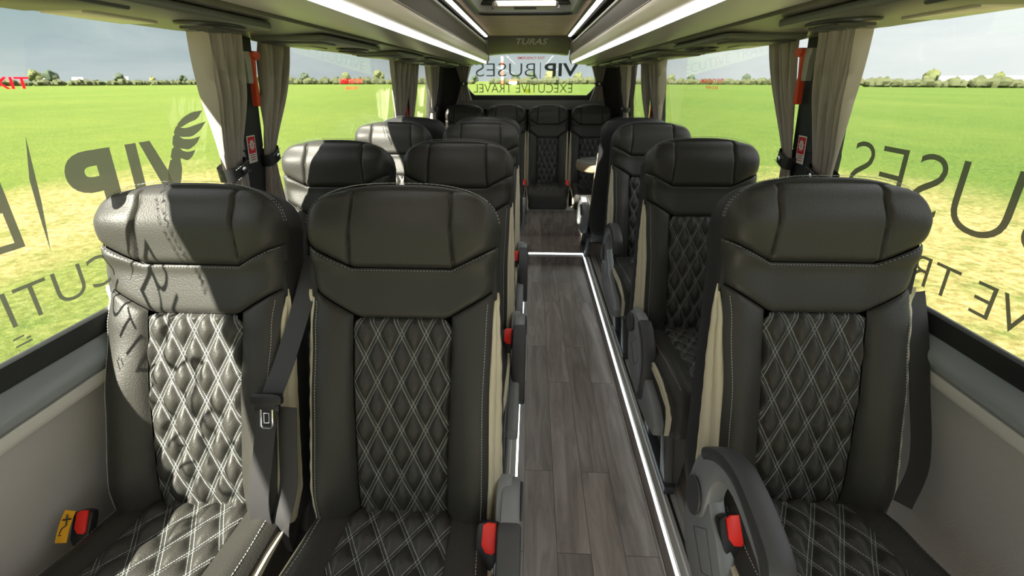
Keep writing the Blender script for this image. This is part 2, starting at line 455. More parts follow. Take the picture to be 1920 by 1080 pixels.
fl = MB()
fl.box((-.032, Y0, -.03), (.468, 3.47, 0))
struct('floor', fl, 'floor', label='sunken aisle floor of dark wood-effect planks')
pf = MB(); pf.box((side(-1, 1.05), Y0, -.03), (-.034, 3.47, .1)); struct('floor_platform_left', pf, 'floor')
pf = MB(); pf.box((.470, Y0, -.03), (side(1, 1.05), 3.47, .1)); struct('floor_platform_right', pf, 'floor')
pf = MB(); pf.box((side(-1, 1.05), 3.47, -.03), (side(1, 1.05), 3.96, .1)); struct('floor_step', pf, 'floor')
pf = MB(); pf.box((side(-1, 1.05), 3.96, -.03), (side(1, 1.05), Y1, .352)); struct('floor_bench_platform', pf, 'floor')
t = MB(); t.box((side(-1, .9), 3.945, .352), (side(1, .9), 4.0, .378)); struct('trim_1', t, 'sill_trim')
t = MB(); t.box((-.04, 3.455, .078), (.476, 3.475, .1005)); struct('trim_2', t, 'interior_metal')

for sg, nm in ((-1, 'left'), (1, 'right')):
    w = MB()
    w.prism([(side(sg, 1.048), .1), (side(sg, 1.06), .1), (side(sg, 1.06), .80), (side(sg, 1.035), .80), (side(sg, 1.045), .6)], 'y', Y0, Y1)
    struct('wall_' + nm, w, 'wall', smooth=False)
    # pale strip
    t = MB(); t.prism([(side(sg, 1.05), .785), (side(sg, 1.0), .79), (side(sg, .985), .80), (side(sg, .978), .815), (side(sg, .980), .832), (side(sg, 1.05), .835)], 'y', Y0, Y1)
    struct('trim_' + ('3' if sg < 0 else '4'), t, 'sill_trim', smooth=True)
    # bulged sill
    pts = []
    for k in range(13):
        a = k / 12; pts.append((side(sg, .985 - .028 * math.sin(PI * min(1, a * 1.25) * .75) + .02 * a ** 3), .834 + .085 * a))
    pts += [(side(sg, 1.06), .925), (side(sg, 1.06), .834)]
    t = MB(); t.prism(pts, 'y', Y0, Y1)
    struct('trim_' + ('5' if sg < 0 else '6'), t, 'sill', smooth=True)
    # black rubber gasket
    t = MB(); t.prism([(side(sg, .972), .915), (side(sg, .968), .925), (side(sg, .972), .958), (side(sg, .979), .963), (side(sg, 1.02), .945), (side(sg, 1.05), .915)], 'y', Y0, Y1)
    struct('trim_' + ('7' if sg < 0 else '8'), t, 'gasket', smooth=True)

# side windows
spans = [(Y0, 1.375), (1.505, 3.30), (3.42, 4.35)]
wn = 0
WIN = {}
for sg in (-1, 1):
    for k, (a, b) in enumerate(spans):
        wn += 1
        root = empty('window_%d' % wn, (side(sg, .98), (a + b) / 2, 1.27)); tag(root, kind='structure')
        iv = root.location.copy()
        p = MB()
        v = [wl(sg, a, .962), wl(sg, b, .962), wl(sg, b, 1.67), wl(sg, a, 1.67)]
        th = .005 * sg
        vs = [(x - iv.x, y - iv.y, z - iv.z) for (x, y, z) in v] + [(x + th - iv.x, y - iv.y, z - iv.z) for (x, y, z) in v]
        p.add(vs, [(0, 1, 2, 3)])
        obj('pane', p, 'glass', root, smooth=False)
        # black printed border at the pillar side of the pane
        fr = MB()
        for (ya, yb) in ((a, a + .022), (b - .022, b)):
            q = [wl(sg, ya, .962, .006), wl(sg, yb, .962, .006), wl(sg, yb, 1.59, .006), wl(sg, ya, 1.59, .006)]
            q2 = [(x + .005 * sg, y, z) for x, y, z in q]
            fr.add([(x - iv.x, y - iv.y, z - iv.z) for (x, y, z) in q + q2], [(0, 1, 2, 3), (4, 7, 6, 5), (0, 4, 5, 1), (1, 5, 6, 2), (2, 6, 7, 3), (3, 7, 4, 0)])
        obj('window_frame', fr, 'gasket', root, smooth=False)
        WIN[(sg, k)] = (root, iv)

def decal(sg, k, build, mat, label, eps=.003, name='window_lettering'):
    root, iv = WIN[(sg, k)]
    mb = MB()
    def fn(y, z):
        x, y, z = wl(sg, y, z, eps); return (x - iv.x, y - iv.y, z - iv.z)
    build(mb, fn)
    o = obj(name, mb, mat, root, smooth=False); tag(o, label)
    return o
def ngon(mb, fn, pts): mb.add([fn(*p) for p in pts], [tuple(range(len(pts)))])

WING = [[(1.045, 1.315), (1.078, 1.315), (1.115, 1.236), (1.133, 1.172), (1.100, 1.172)],
        [(1.100, 1.172), (1.133, 1.172), (1.155, 1.205), (1.165, 1.232), (1.166, 1.260), (1.130, 1.260), (1.115, 1.236)],
        [(1.130, 1.260), (1.166, 1.260), (1.190, 1.248), (1.212, 1.256), (1.228, 1.272), (1.200, 1.270), (1.178, 1.277), (1.175, 1.283), (1.146, 1.292)],
        [(1.146, 1.292), (1.175, 1.283), (1.205, 1.276), (1.238, 1.288), (1.257, 1.306), (1.222, 1.302), (1.190, 1.306), (1.182, 1.312), (1.158, 1.322)],
        [(1.158, 1.322), (1.182, 1.312), (1.225, 1.308), (1.262, 1.322), (1.290, 1.343), (1.250, 1.338), (1.210, 1.332), (1.190, 1.335), (1.176, 1.343)],
        [(1.176, 1.343), (1.190, 1.335), (1.220, 1.345), (1.258, 1.352), (1.283, 1.373), (1.240, 1.371), (1.205, 1.360)]]
def soften(w):
    hi = max(range(len(w)), key=lambda i: w[i][0] + w[i][1]); out = []
    for i, p in enumerate(w):
        a, b = w[i - 1], w[(i + 1) % len(w)]
        if i == hi: out.append(p)
        else: out += [(p[0] * .8 + a[0] * .2, p[1] * .8 + a[1] * .2), (p[0] * .8 + b[0] * .2, p[1] * .8 + b[1] * .2)]
    return out
def left_vip(mb, fn):
    for k_, w in enumerate(WING): ngon(mb, fn, w if k_ < 2 else soften(w))
    ngon(mb, fn, [(1.005, 1.315), (1.036, 1.315), (1.036, 1.172), (1.005, 1.172)])
    letters(mb, 'P', fn, .965, .850, 1.172, 1.315, off=.045)
def left_div(mb, fn): ngon(mb, fn, [(.803, 1.357), (.797, 1.30), (.790, 1.235), (.774, 1.134), (.777, 1.20), (.783, 1.28)])
decal(-1, 0, left_vip, 'vinyl', 'grey vinyl letters VIP with a winged V, mirrored on the left front window')
decal(-1, 0, left_div, 'vinyl', 'slim tapered grey vinyl divider bar')
decal(-1, 0, lambda mb, fn: letters(mb, 'BUSES', fn, .735, .15, 1.16, 1.315, off=-.016), 'vinyl', 'thin mirrored vinyl letters BUSES')
decal(-1, 0, lambda mb, fn: letters(mb, 'EXECUTIVE TRAVEL', fn, 1.085, .12, 1.020, 1.093, off=-.010), 'vinyl', 'mirrored vinyl letters EXECUTIVE TRAVEL')
decal(-1, 0, lambda mb, fn: (letters(mb, 'EMERGENCY EXIT', fn, .50, .842, 1.436, 1.456, off=.012), letters(mb, 'BREAK GLASS', fn, .59, .76, 1.41, 1.424, off=.008)), 'red_vinyl', 'red vinyl letters EMERGENCY EXIT, BREAK GLASS')
decal(-1, 1, lambda mb, fn: (letters(mb, 'EMERGENCY EXIT', fn, 2.27, 2.58, 1.436, 1.458, off=.012), letters(mb, 'BREAK GLASS', fn, 2.34, 2.50, 1.408, 1.422, off=.008)), 'red_vinyl', 'small red vinyl letters EMERGENCY EXIT on the second left window')
decal(1, 1, lambda mb, fn: (letters(mb, 'EMERGENCY EXIT', fn, 2.53, 2.23, 1.440, 1.458, off=.012), letters(mb, 'BREAK GLASS', fn, 2.45, 2.29, 1.413, 1.426, off=.008)), 'red_vinyl', 'small red vinyl letters EMERGENCY EXIT on the second right window')
decal(1, 0, lambda mb, fn: letters(mb, 'BUSES', fn, .70, 1.285, 1.158, 1.302, off=-.016), 'vinyl', 'thin mirrored vinyl letters BUSES on the right front window')
decal(1, 0, lambda mb, fn: letters(mb, 'EXECUTIVE TRAVEL', fn, .285, 1.265, 1.006, 1.079, off=-.010), 'vinyl', 'mirrored vinyl letters EXECUTIVE TRAVEL on the right front window')
def etched(mb, fn):
    for r_, (a, b) in enumerate(((0, .02), (.022, .03), (.0, .03))):
        z = 1.0 - r_ * .008
        ngon(mb, fn, [(.655 + a, z), (.655 + b, z), (.655 + b, z - .004), (.655 + a, z - .004)])
decal(-1, 0, etched, 'vinyl', 'tiny etched glass marks low on the pane', name='glass_mark')
decal(1, 2, lambda mb, fn: ngon(mb, fn, [(3.55, 1.40), (3.70, 1.40), (3.70, 1.50), (3.55, 1.50)]), 'tree_b', 'small dark green sticker', name='window_sticker')

# pillars
for i, (sg, a, b) in enumerate(((-1, 1.375, 1.505), (1, 1.385, 1.53), (-1, 3.29, 3.43), (1, 3.29, 3.43), (-1, 4.34, 4.80), (1, 4.34, 4.80))):
    p = MB()
    prof = [(a, -.03), (a + .004, .035), (a + .014, .045), (b - .014, .045), (b - .004, .035), (b, -.03)]
    rings = []
    for z in (.93, 1.18, 1.245, 1.25, 1.40, 1.67):
        rings.append([wl(sg, y, z, inn - (.002 if z == 1.245 else 0)) for (y, inn) in prof])
    n = len(prof)
    vs = [q for r_ in rings for q in r_]
    fs = [(k * n + j, k * n + (j + 1) % n, (k + 1) * n + (j + 1) % n, (k + 1) * n + j) for k in range(len(rings) - 1) for j in range(n)]
    p.add(vs, fs + [tuple(range(n)), tuple((len(rings) - 1) * n + j for j in range(n))])
    st = struct('wall_pillar_%s' % ('left' if sg < 0 else 'right'), p, 'pillar' if i < 4 else 'rear_fabric', smooth=False)

# rear wall with its window
ZB = 1.315
rw = MB()
out = [(side(-1, 1.06), .35), (side(1, 1.06), .35), (side(1, 1.06), 1.85), (side(-1, 1.06), 1.85)]
hole = [(-.60, ZB), (.565, ZB), (.665, 1.43), (.60, 1.72), (-.64, 1.72), (-.70, 1.43)]
def slab(mb, y, quads):
    for q in quads: mb.prism(q, 'y', y, y + .04)
slab(rw, Y1 - .01, [[out[0], out[1], (side(1, 1.06), ZB), (side(-1, 1.06), ZB)],
                    [(side(-1, 1.06), ZB), hole[0], hole[5], (side(-1, 1.06), 1.43)], [(side(-1, 1.06), 1.43), hole[5], hole[4], (side(-1, 1.06), 1.72)],
                    [hole[1], (side(1, 1.06), ZB), (side(1, 1.06), 1.43), hole[2]], [hole[2], (side(1, 1.06), 1.43), (side(1, 1.06), 1.72), hole[3]],
                    [(side(-1, 1.06), 1.72), (side(1, 1.06), 1.72), out[2], out[3]]])
struct('wall_back', rw, 'rear_fabric')
t = MB(); t.prism([(-.60, ZB - .045), (.565, ZB - .045), (.64, ZB + .04), (.60, ZB + .04), (.552, ZB), (-.585, ZB), (-.635, ZB + .04), (-.675, ZB + .04)], 'y', Y1 - .03, Y1 - .008); struct('trim_9', t, 'gasket')
t = MB(); t.box((-.72, Y1 - .10, ZB - .13), (.70, Y1 - .012, ZB - .047)); struct('trim_10', t, 'rear_ledge')
root = empty('window_7', (0, Y1, 1.5)); tag(root, kind='structure')
p = MB(); p.add([(x, .008, z - 1.5) for x, z in [(-.72, ZB - .01), (.69, ZB - .01), (.69, 1.74), (-.72, 1.74)]], [(0, 1, 2, 3)])
obj('pane', p, 'glass', root, smooth=False)
def rfn(x, z): return (x, -.003, z - 1.5)
mb = MB(); letters(mb, 'BUSES', rfn, .025, -.57, 1.487, 1.605, off=-.014); ngon(mb, rfn, [(.075, 1.61), (.083, 1.61), (.083, 1.465), (.075, 1.465)])
tag(obj('window_lettering', mb, 'vinyl_black', root, smooth=False), 'thin dark mirrored letters BUSES with a divider bar')
mb = MB(); letters(mb, 'VIP', rfn, .46, .12, 1.487, 1.605, off=.02)
tag(obj('window_lettering', mb, 'vinyl_black', root, smooth=False), 'bold dark mirrored letters VIP')
mb = MB(); letters(mb, 'EXECUTIVE TRAVEL', rfn, .405, -.60, 1.338, 1.420, off=-.01)
tag(obj('window_lettering', mb, 'vinyl_black', root, smooth=False), 'dark mirrored letters EXECUTIVE TRAVEL')
mb = MB(); letters(mb, 'EMERGENCY EXIT', rfn, -.15, .12, 1.640, 1.662, off=.01)
tag(obj('window_lettering', mb, 'red_vinyl', root, smooth=False), 'small red letters EMERGENCY EXIT')
mb = MB(); ngon(mb, rfn, [(-.075, 1.335), (-.015, 1.335), (-.015, 1.372), (-.075, 1.372)])
tag(obj('window_sticker', mb, 'lime', root, smooth=False), 'small square lime yellow sticker')

# roof racks
def rack(sg, nm):
    cx = -.032
    X = lambda s: cx + sg * s
    YE = 4.28
    root = empty('overhead_rack', (0, 0, 0)); tag(root, 'silver grey overhead luggage rack running above the %s windows' % nm, 'luggage rack', 'overhead racks')
    m = MB()
    # underside body, gently curved, then nose
    pts = [(X(.545), 1.583), (X(.50), 1.577), (X(.45), 1.578), (X(.41), 1.581), (X(.388), 1.584), (X(.384), 1.60), (X(.50), 1.70), (X(.545), 1.70)]
    m.prism(pts, 'y', Y0, YE); obj('rack_body', m, 'rack', root, angle=50)
    m = MB(); m.prism([(X(.3835), 1.5868), (X(.3800), 1.5880), (X(.3795), 1.5912), (X(.384), 1.5925)], 'y', Y0, YE - .005); o = obj('light_strip', m, 'led', root, smooth=False); tag(o, 'glowing white light strip')
    m = MB(); m.prism([(X(.380), 1.598), (X(.366), 1.607), (X(.3605), 1.620), (X(.3585), 1.635), (X(.360), 1.648), (X(.365), 1.655), (X(.395), 1.655), (X(.395), 1.597)], 'y', Y0, YE); o = obj('rack_nose', m, 'rack_light', root, angle=50); tag(o, 'paler rounded front edge')
    m = MB(); m.prism([(X(.362), 1.655), (X(.366), 1.660), (X(.372), 1.662), (X(.395), 1.662), (X(.395), 1.655)], 'y', Y0, YE); obj('rack_edge', m, 'moulding', root)
    m = MB(); m.prism([(X(.370), 1.662), (X(.372), 1.728), (X(.40), 1.728), (X(.40), 1.662)], 'y', Y0, YE); o = obj('rack_panel', m, 'rack_dark', root, smooth=False); tag(o, 'dark brown panel')
    m = MB(); m.prism([(X(.376), 1.728), (X(.368), 1.738), (X(.371), 1.750), (X(.380), 1.757), (X(.40), 1.757), (X(.40), 1.728)], 'y', Y0, YE); obj('rack_moulding', m, 'moulding', root)
    # end cap
    m = MB(); m.prism([(X(.372), 1.583), (X(.355), 1.62), (X(.362), 1.77), (X(.85), 1.79), (X(.85), 1.61), (X(.548), 1.605), (X(.548), 1.575)], 'y', YE, YE + .04, .006); o = obj('end_cap', m, 'rack_dark', root)
    # service channel along the windows
    root2 = empty('service_channel', (0, 0, 0)); tag(root2, 'perforated service channel with vents between rack and %s windows' % nm, 'ceiling panel', 'service channels')
    m = MB(); m.prism([(X(.552), 1.576), (X(.70), 1.570), (X(.845), 1.568), (X(.845), 1.60), (X(.552), 1.60)], 'y', Y0, 4.7); obj('channel_panel', m, 'under', root2)
    m = MB(); m.prism([(X(.845), 1.566), (X(.862), 1.564), (X(.880), 1.568), (X(.900), 1.61), (X(.845), 1.61)], 'y', Y0, 4.75); o = obj('edge_rail', m, 'rack_edge', root2); tag(o, 'pale edge rail')
    return root, root2
CH = {}
for sg, nm in ((-1, 'left'), (1, 'right')): CH[sg] = rack(sg, nm)
ord_ = ['nearest', 'second', 'third', 'fourth', 'rearmost']
for sg, nm in ((-1, 'left'), (1, 'right')):
    for k, y in enumerate((.93, 1.72, 2.50, 3.15, 3.75)):
        X = lambda s: -.032 + sg * s
        t = empty('service_module', (X(.70), y, 1.568)); tag(t, '%s grey service module with air vent and reading light, above the %s windows' % (ord_[k], nm), 'vent panel', 'service modules')
        L = lambda s: X(s) - X(.70)
        m = MB(); m.prism([(L(.585), -.30), (L(.575), -.26), (L(.575), .20), (L(.60), .235), (L(.80), .235), (L(.815), .20), (L(.815), -.26), (L(.80), -.30)], 'z', -.012, .004, .005); obj('module_plate', m, 'module', t)
        m = MB()
        pl = [(L(.65) + .055 * math.cos(2 * PI * i / 28), .10 + .085 * math.sin(2 * PI * i / 28)) for i in range(28)]
        m.prism(pl, 'z', -.019, -.008, .004); v = obj('air_vent', m, 'black_plastic', t); tag(v, 'black oval air vent')
        m = MB()
        for q in range(5): m.box((L(.65) - .035, .05 + q * .024, -.023), (L(.65) + .035, .056 + q * .024, -.016))
        m.tube([(L(.65), .10, -.026), (L(.65), .10, -.012)], .013, 14); obj('vent_louvre', m, 'plastic', v)
        m = MB(); m.prism([(L(.72), -.12), (L(.795), -.12), (L(.795), .04), (L(.72), .04)], 'z', -.016, -.008, .003); v = obj('reading_light', m, 'lens', t); tag(v, 'cream light lens')
        m = MB(); m.prism([(L(.61), -.27), (L(.79), -.27), (L(.79), -.15), (L(.61), -.15)], 'z', -.017, -.008, .004); obj('speaker_grille', m, 'plastic', t)

# ceiling
cxc = -.045
c = MB()
HX0, HX1, HY0, HY1 = -.325, .235, 2.12, 2.90
zc = 1.80
def cbox(a, b): c.box((a[0], a[1], zc), (b[0], b[1], zc + .03))
cbox((cxc - .40, Y0), (cxc + .40, HY0)); cbox((cxc - .40, HY1), (cxc + .40, 4.28)); cbox((cxc - .40, HY0), (HX0, HY1)); cbox((HX1, HY0), (cxc + .40, HY1))
struct('ceiling', c, 'ceil')
c = MB(); c.box((side(-1, 1.06), Y0, 1.84), (HX0 - .04, Y1, 1.87)); c.box((HX1 + .04, Y0, 1.84), (side(1, 1.06), Y1, 1.87)); c.box((HX0 - .04, Y0, 1.84), (HX1 + .04, HY0 - .04, 1.87)); c.box((HX0 - .04, HY1 + .04, 1.84), (HX1 + .04, Y1, 1.87))
for sg in (-1, 1): c.prism([(side(sg, .925), 1.67), (side(sg, .885), 1.665), (side(sg, .86), 1.80), (side(sg, .84), 1.87), (side(sg, 1.06), 1.87), (side(sg, .95), 1.7)], 'y', Y0, Y1)
struct('ceiling_roof', c, 'rear_fabric')
for sg, nm in ((-1, 'left'), (1, 'right')):
    X = lambda s: cxc + sg * s
    t = empty('ceiling_light', (X(.355), 1.5, 1.79)); tag(t, 'long white ceiling light strip on the %s of the ceiling lining' % nm, 'light', 'ceiling light strips')
    m = MB(); m.prism([(-sg * .0125, .010), (-sg * .011, -.004), (0, -.006), (sg * .011, -.004), (sg * .0125, .010)], 'y', Y0 - 1.5, 4.19 - 1.5); obj('diffuser', m, 'led_ceiling', t, angle=60)
    m = MB(); m.prism([(sg * .0135, .0), (sg * .030, -.004), (sg * .034, .012), (sg * .0135, .012)], 'y', Y0 - 1.5, 4.2 - 1.5); m.prism([(-sg * .0135, .0), (-sg * .020, .004), (-sg * .020, .012), (-sg * .0135, .012)], 'y', Y0 - 1.5, 4.2 - 1.5); obj('light_housing', m, 'plastic', t)
# roof hatch
t = empty('roof_hatch', ((HX0 + HX1) / 2, (HY0 + HY1) / 2, 1.80)); tag(t, 'glazed roof hatch with dark surround set in the brown ceiling', 'roof hatch')
hx, hy = (HX1 - HX0) / 2, (HY1 - HY0) / 2
def rrect(hx, hy, r, n=6):
    out = []
    for (sx, sy, a0) in ((1, 1, 0), (-1, 1, PI / 2), (-1, -1, PI), (1, -1, 1.5 * PI)):
        for i in range(n + 1):
            a = a0 + PI / 2 * i / n; out.append((sx * (hx - r) + r * math.cos(a), sy * (hy - r) + r * math.sin(a)))
    return out
def ringloft(mb, rings):
    n = len(rings[0][0]); vs = []
    for poly, z in rings: vs += [(x, y, z) for x, y in poly]
    fs = [(k * n + i, k * n + (i + 1) % n, (k + 1) * n + (i + 1) % n, (k + 1) * n + i) for k in range(len(rings) - 1) for i in range(n)]
    mb.add(vs, fs)
m = MB(); ringloft(m, [(rrect(hx + .015, hy + .015, .07), .0), (rrect(hx + .012, hy + .012, .07), -.012), (rrect(hx - .012, hy - .012, .06), -.014), (rrect(hx - .02, hy - .02, .06), .0)]); obj('hatch_surround', m, 'black_plastic', t)
m = MB(); ringloft(m, [(rrect(hx - .018, hy - .018, .06), -.004), (rrect(hx - .03, hy - .03, .06), .03), (rrect(hx - .05, hy - .05, .05), .055), (rrect(hx - .10, hy - .10, .05), .058), (rrect(hx - .105, hy - .105, .05), .085)]); obj('hatch_frame', m, 'hatch', t)
m = MB(); m.add([(x, y, .07) for x, y in rrect(hx - .02, hy - .02, .05)], [tuple(range(28))]); obj('hatch_glass', m, 'glass', t, smooth=False)
hb = [(-.16, -.07), (.16, -.07), (.175, -.03), (.17, .045), (.10, .062), (0, .067), (-.10, .062), (-.17, .045), (-.175, -.03)]
m = MB(); m.prism([(x, y + hy - .20) for x, y in hb], 'z', -.004, .022, .008); h = obj('hatch_handle', m, 'hatch_cream', t); tag(h, 'cream plastic release unit')
m = MB(); m.prism([(x, y + hy - .215) for x, y in rrect(.06, .035, .015)], 'z', -.008, .0, .002); o = obj('handle_recess', m, 'plastic', h)
m = MB(); m.box((-.185, hy - .14, .004), (.185, hy - .115, .02)); obj('hatch_bar', m, 'plastic', t)
for sx in (-1, 1):
    m = MB(); m.prism(rrect(.05, .03, .02), 'z', .03, .05, .004); o = obj('hatch_hinge', m, 'black_plastic', t); o.location = (sx * .215, hy - .07, 0)

# header with lettering
h = empty('ceiling_header', (0, 4.28, 1.74)); tag(h, 'dark curved header panel with pale lettering above the rear window', 'header panel')
m = MB()
def hd(u, v):
    x = cxc + lerp(-.40, .38, u); y = 4.27 + .30 * v ** 1.1; z = 1.803 - .012 * (1 - (2 * u - 1) ** 2) * 0 - .115 * v - .02 * v * (abs(2 * u - 1) ** 2.5)
    return (x, y - 4.28, z - 1.74)
m.grid(hd, lin(25), lin(9)); m.grid(lambda u, v: tuple(a + b for a, b in zip(hd(u, 1), (0, .22 * v, .0))), lin(25), lin(3)); obj('header_panel', m, 'header', h)
m = MB()
def hfn(x, s):
    u = (x - cxc + .40) / .78; a = Vector(hd(u, s)); b = Vector(hd(u, s + .01)); nrm = Vector((1, 0, 0)).cross(b - a).normalized()
    if nrm.y > 0: nrm = -nrm
    return tuple(a + nrm * .003)
letters(m, 'TURAS', hfn, -.165, .115, .50, .16, off=.012, shear=.02)
m.v = list(m.v); o = obj('header_lettering', m, 'header_text', h, smooth=False); tag(o, 'pale italic letters TURAS')

# floor lighting and rails
def bar(name, a, b, mat, label, cat, group=None):
    m = MB(); c0 = [(p + q) / 2 for p, q in zip(a, b)]
    m.box([p - q for p, q in zip(a, c0)], [p - q for p, q in zip(b, c0)]); o = obj(name, m, mat, None, smooth=False, loc=c0); tag(o, label, cat, group); return o
bar('floor_light_strip', (.462, Y0, .0995), (.4705, 3.455, .1045), 'led_floor', 'thin white light strip along the right edge of the aisle', 'light', 'aisle edge light strips')
bar('floor_light_strip', (-.036, Y0, .0995), (-.0285, 3.455, .1045), 'led_floor', 'thin white light strip along the left edge of the aisle', 'light', 'aisle edge light strips')
bar('floor_light_strip', (-.036, 3.455, .0995), (.4705, 3.472, .1065), 'led_floor', 'white light strip across the step at the end of the aisle', 'light', 'aisle edge light strips')
for sg, x0, nm in ((1, .474, 'right'), (-1, -.125, 'left')):
    r_ = empty('floor_rail', (x0 + .045, 1.1, .1)); tag(r_, 'grooved aluminium seat rail beside the %s edge of the aisle' % nm, 'rail', 'seat rails')
    m = MB()
    prof = [(-.043, 0), (-.043, .004), (-.024, .004), (-.020, .010), (-.008, .010), (-.006, .002), (.006, .002), (.008, .010), (.020, .010), (.024, .004), (.043, .004), (.043, 0)]
    m.prism([(x, z) for x, z in prof], 'y', Y0 - 1.1, 3.46 - 1.1); obj('rail_profile', m, 'interior_metal', r_, smooth=False)
    m = MB(); m.box((-.005, Y0 - 1.1, .0021), (.005, 3.46 - 1.1, .0026)); obj('rail_groove', m, 'gasket', r_, smooth=False)

# ------------------------------------------------------------------ seats
def Wd(v): return itp(v, [(-.88, .17), (-.84, .20), (-.80, .224), (-.72, .237), (-.6, .235), (-.45, .231), (-.26, .225), (-.14, .222), (-.1, .222)])
def WF(v): return itp(v, [(-.86, .19), (-.80, .203), (-.7, .207), (-.5, .206), (-.3, .211), (-.235, .215), (-.2, .2195), (-.14, .221), (-.1, .222)])
def head_top(u):
    x = min(1, abs(u) / .222); return .006 - (1 - (1 - x ** 2.7) ** (1 / 2.7)) * .112
def head_bot(u):
    a = abs(u); return -.182 if a < .115 else lerp(-.182, -.128, min(1.05, (a - .115) / .107))
def sh_bot(u):
    a = abs(u); return -.298 if a < .105 else lerp(-.298, -.232, (a - .105) / .11)
def Df(u, v):
    a = abs(u)
    c = itp(v, [(-.86, .02), (-.80, .002), (-.68, -.012), (-.5, -.012), (-.35, -.004), (-.27, 0), (-.205, .002), (-.17, -.014), (-.09, -.024), (-.03, -.010), (.01, .018)])
    b = itp(v, [(-.86, .0), (-.80, -.036), (-.70, -.050), (-.5, -.044), (-.33, -.022), (-.26, -.010), (-.20, -.008), (-.16, -.022), (-.09, -.036), (-.03, -.014), (.01, .018)])
    d = lerp(c, b, sst(a, .09, .165)); w = WF(v)
    return d + itp(v, [(-.8, .022), (-.3, .020), (-.24, .030), (-.19, .042)]) * max(0, (a - (w - .04)) / .04) ** 2.4
def pillow(a, b):
    g = 1.0
    for q in (a, b):
        d = abs(q - round(q)); g *= math.sin(PI / 2 * min(1, max(0, (d - .085) / .34))) ** .75
    return g
def seam(dist, depth=.009, wdt=.007): return depth * math.exp(-(max(0, dist) / wdt) ** 1.3)

_mc = {}
def cached(key, fn, mat, angle=40):
    if key not in _mc: _mc[key] = fn().mesh(key, mat, True, angle)
    return _mc[key]

def m_headrest():
    m = MB()
    def fn(s, t):
        u = .2215 * (2 * s - 1); vt, vb = head_top(u), head_bot(u)
        v = lerp(vb, vt, t)
        dist = min((v - vb), (vt - v) * 1.2, .2215 - abs(u) + .002)
        sx = .112 + .008 * (1 - t) ** 2
        d = Df(u, v) + seam(dist, .013, .007) + seam(abs(abs(u) - sx), .009, .0042)
        return (u, d, v)
    us = sorted(set([round(x, 5) for x in edgy(41)] + [.5 + s * (.1155 + k * .0022) / .443 for s in (-1, 1) for k in range(-6, 7)]))
    m.grid(fn, us, edgy(26)); 
    # rim going back into the shell
    n = len(us)
    ring = list(range(n)) + [n * j + n - 1 for j in range(1, 26)] + [n * 25 + i for i in range(n - 2, -1, -1)] + [n * j for j in range(24, 0, -1)]
    o = len(m.v)
    for i in ring: x, y, z = m.v[i]; m.v.append((x * .985, y + .03, z - .002))
    k = len(ring)
    for i in range(k): j = (i + 1) % k; m.f.append((ring[i], ring[j], o + j, o + i))
    return m
def m_shoulder():
    m = MB()
    def fn(s, t):
        u = .219 * (2 * s - 1); vb, vt = sh_bot(u), head_bot(u) - .002
        v = lerp(vb, vt, t)
        d = Df(u, v) + seam(min(v - vb, vt - v), .009, .0055)
        return (u * WF(v) / .2195, d, v)
    m.grid(fn, edgy(41), edgy(18)); return m
def qi(v): return .1155 - .009 * sst(-v, .3, .8)
def bol(sg):
    def f():
        m = MB()
        def fn(s, t):
            vv = lerp(-.83, -.262, t); u = lerp(qi(vv), WF(vv) - .0005, s)
            vt = sh_bot(u) - .001; vb = -.79 - .055 * math.sin(PI * min(1, s * 1.05)) ** .6
            v = lerp(vb, vt, t); w = Wd(v)
            d = Df(u, v) + seam(min((u - qi(vv)), v - vb, vt - v), .010, .0055)
            return (sg * u, d, v)
        m.grid(fn, edgy(17), edgy(44)); return m
    return f
def m_quilt():
    m = MB()
    nu, nv = 90, 170
    def uv(s, t):
        v = lerp(-.80, -.2985, t); w = qi(v) - .001
        if t > .945: 
            k = (t - .945) / .055; w -= .024 * (1 - math.sqrt(max(0, 1 - k * k)))
        return (2 * s - 1) * w, v
    def fn(s, t):
        u, v = uv(s, t)
        a, b = u / PU + v / PV, u / PU - v / PV
        p = pillow(a, b)
        e = min(qi(v) - abs(u), -.2985 - v)
        d = Df(u, v) + .003 - .0135 * p * sst(e, 0, .012) + seam(e, .010, .006)
        return (u, d, v)
    m.grid(fn, lin(nu), lin(nv), lambda s, t: (uv(s, t)[0] + 5 * PU, uv(s, t)[1] + 10 * PV)); return m
def outline():
    pts = []
    N = 14
    for i in range(N + 1):
        u = .224 * math.sin(PI / 2 * i / N); pts.append((u, head_top(min(u, .2219)) + .004))
    for v in [-.13, -.16, -.2, -.26, -.33, -.4, -.48, -.56, -.64, -.70, -.75, -.79, -.82, -.84]: pts.append((Wd(v) + .001, v))
    pts.append((.15, -.86))
    return pts + [(-u, v) for u, v in reversed(pts) if u > 1e-6]
def m_shell():
    m = MB(); o = outline(); n = len(o)
    def ins(d):
        out = []
        for i in range(n):
            p0, p1, p2 = Vector(o[i - 1]), Vector(o[i]), Vector(o[(i + 1) % n])
            e = ((p1 - p0).normalized() + (p2 - p1).normalized()); nr = Vector((e.y, -e.x)).normalized(); out.append((p1.x + nr.x * d * -1 * -1, p1.y + nr.y * d))
        return out
    rings = [(.055, .022), (.012, .020), (.010, .008), (.022, .002), (.05, 0), (.085, .002), (.10, .012), (.108, .03), (.112, .07)]
    for d, i_ in rings:
        q = ins(i_)
        for (u, v) in q: m.v.append((u, d + (.012 * sst(-v, .3, .8) if d > .04 else (.015 * sst(-v, .22, .30))), v))
    for k in range(len(rings) - 1):
        for i in range(n):
            j = (i + 1) % n; m.f.append((k * n + i, k * n + j, (k + 1) * n + j, (k + 1) * n + i))
    m.f.append(tuple((len(rings) - 1) * n + i for i in range(n))); m.f.append(tuple(range(n))[::-1])
    return m
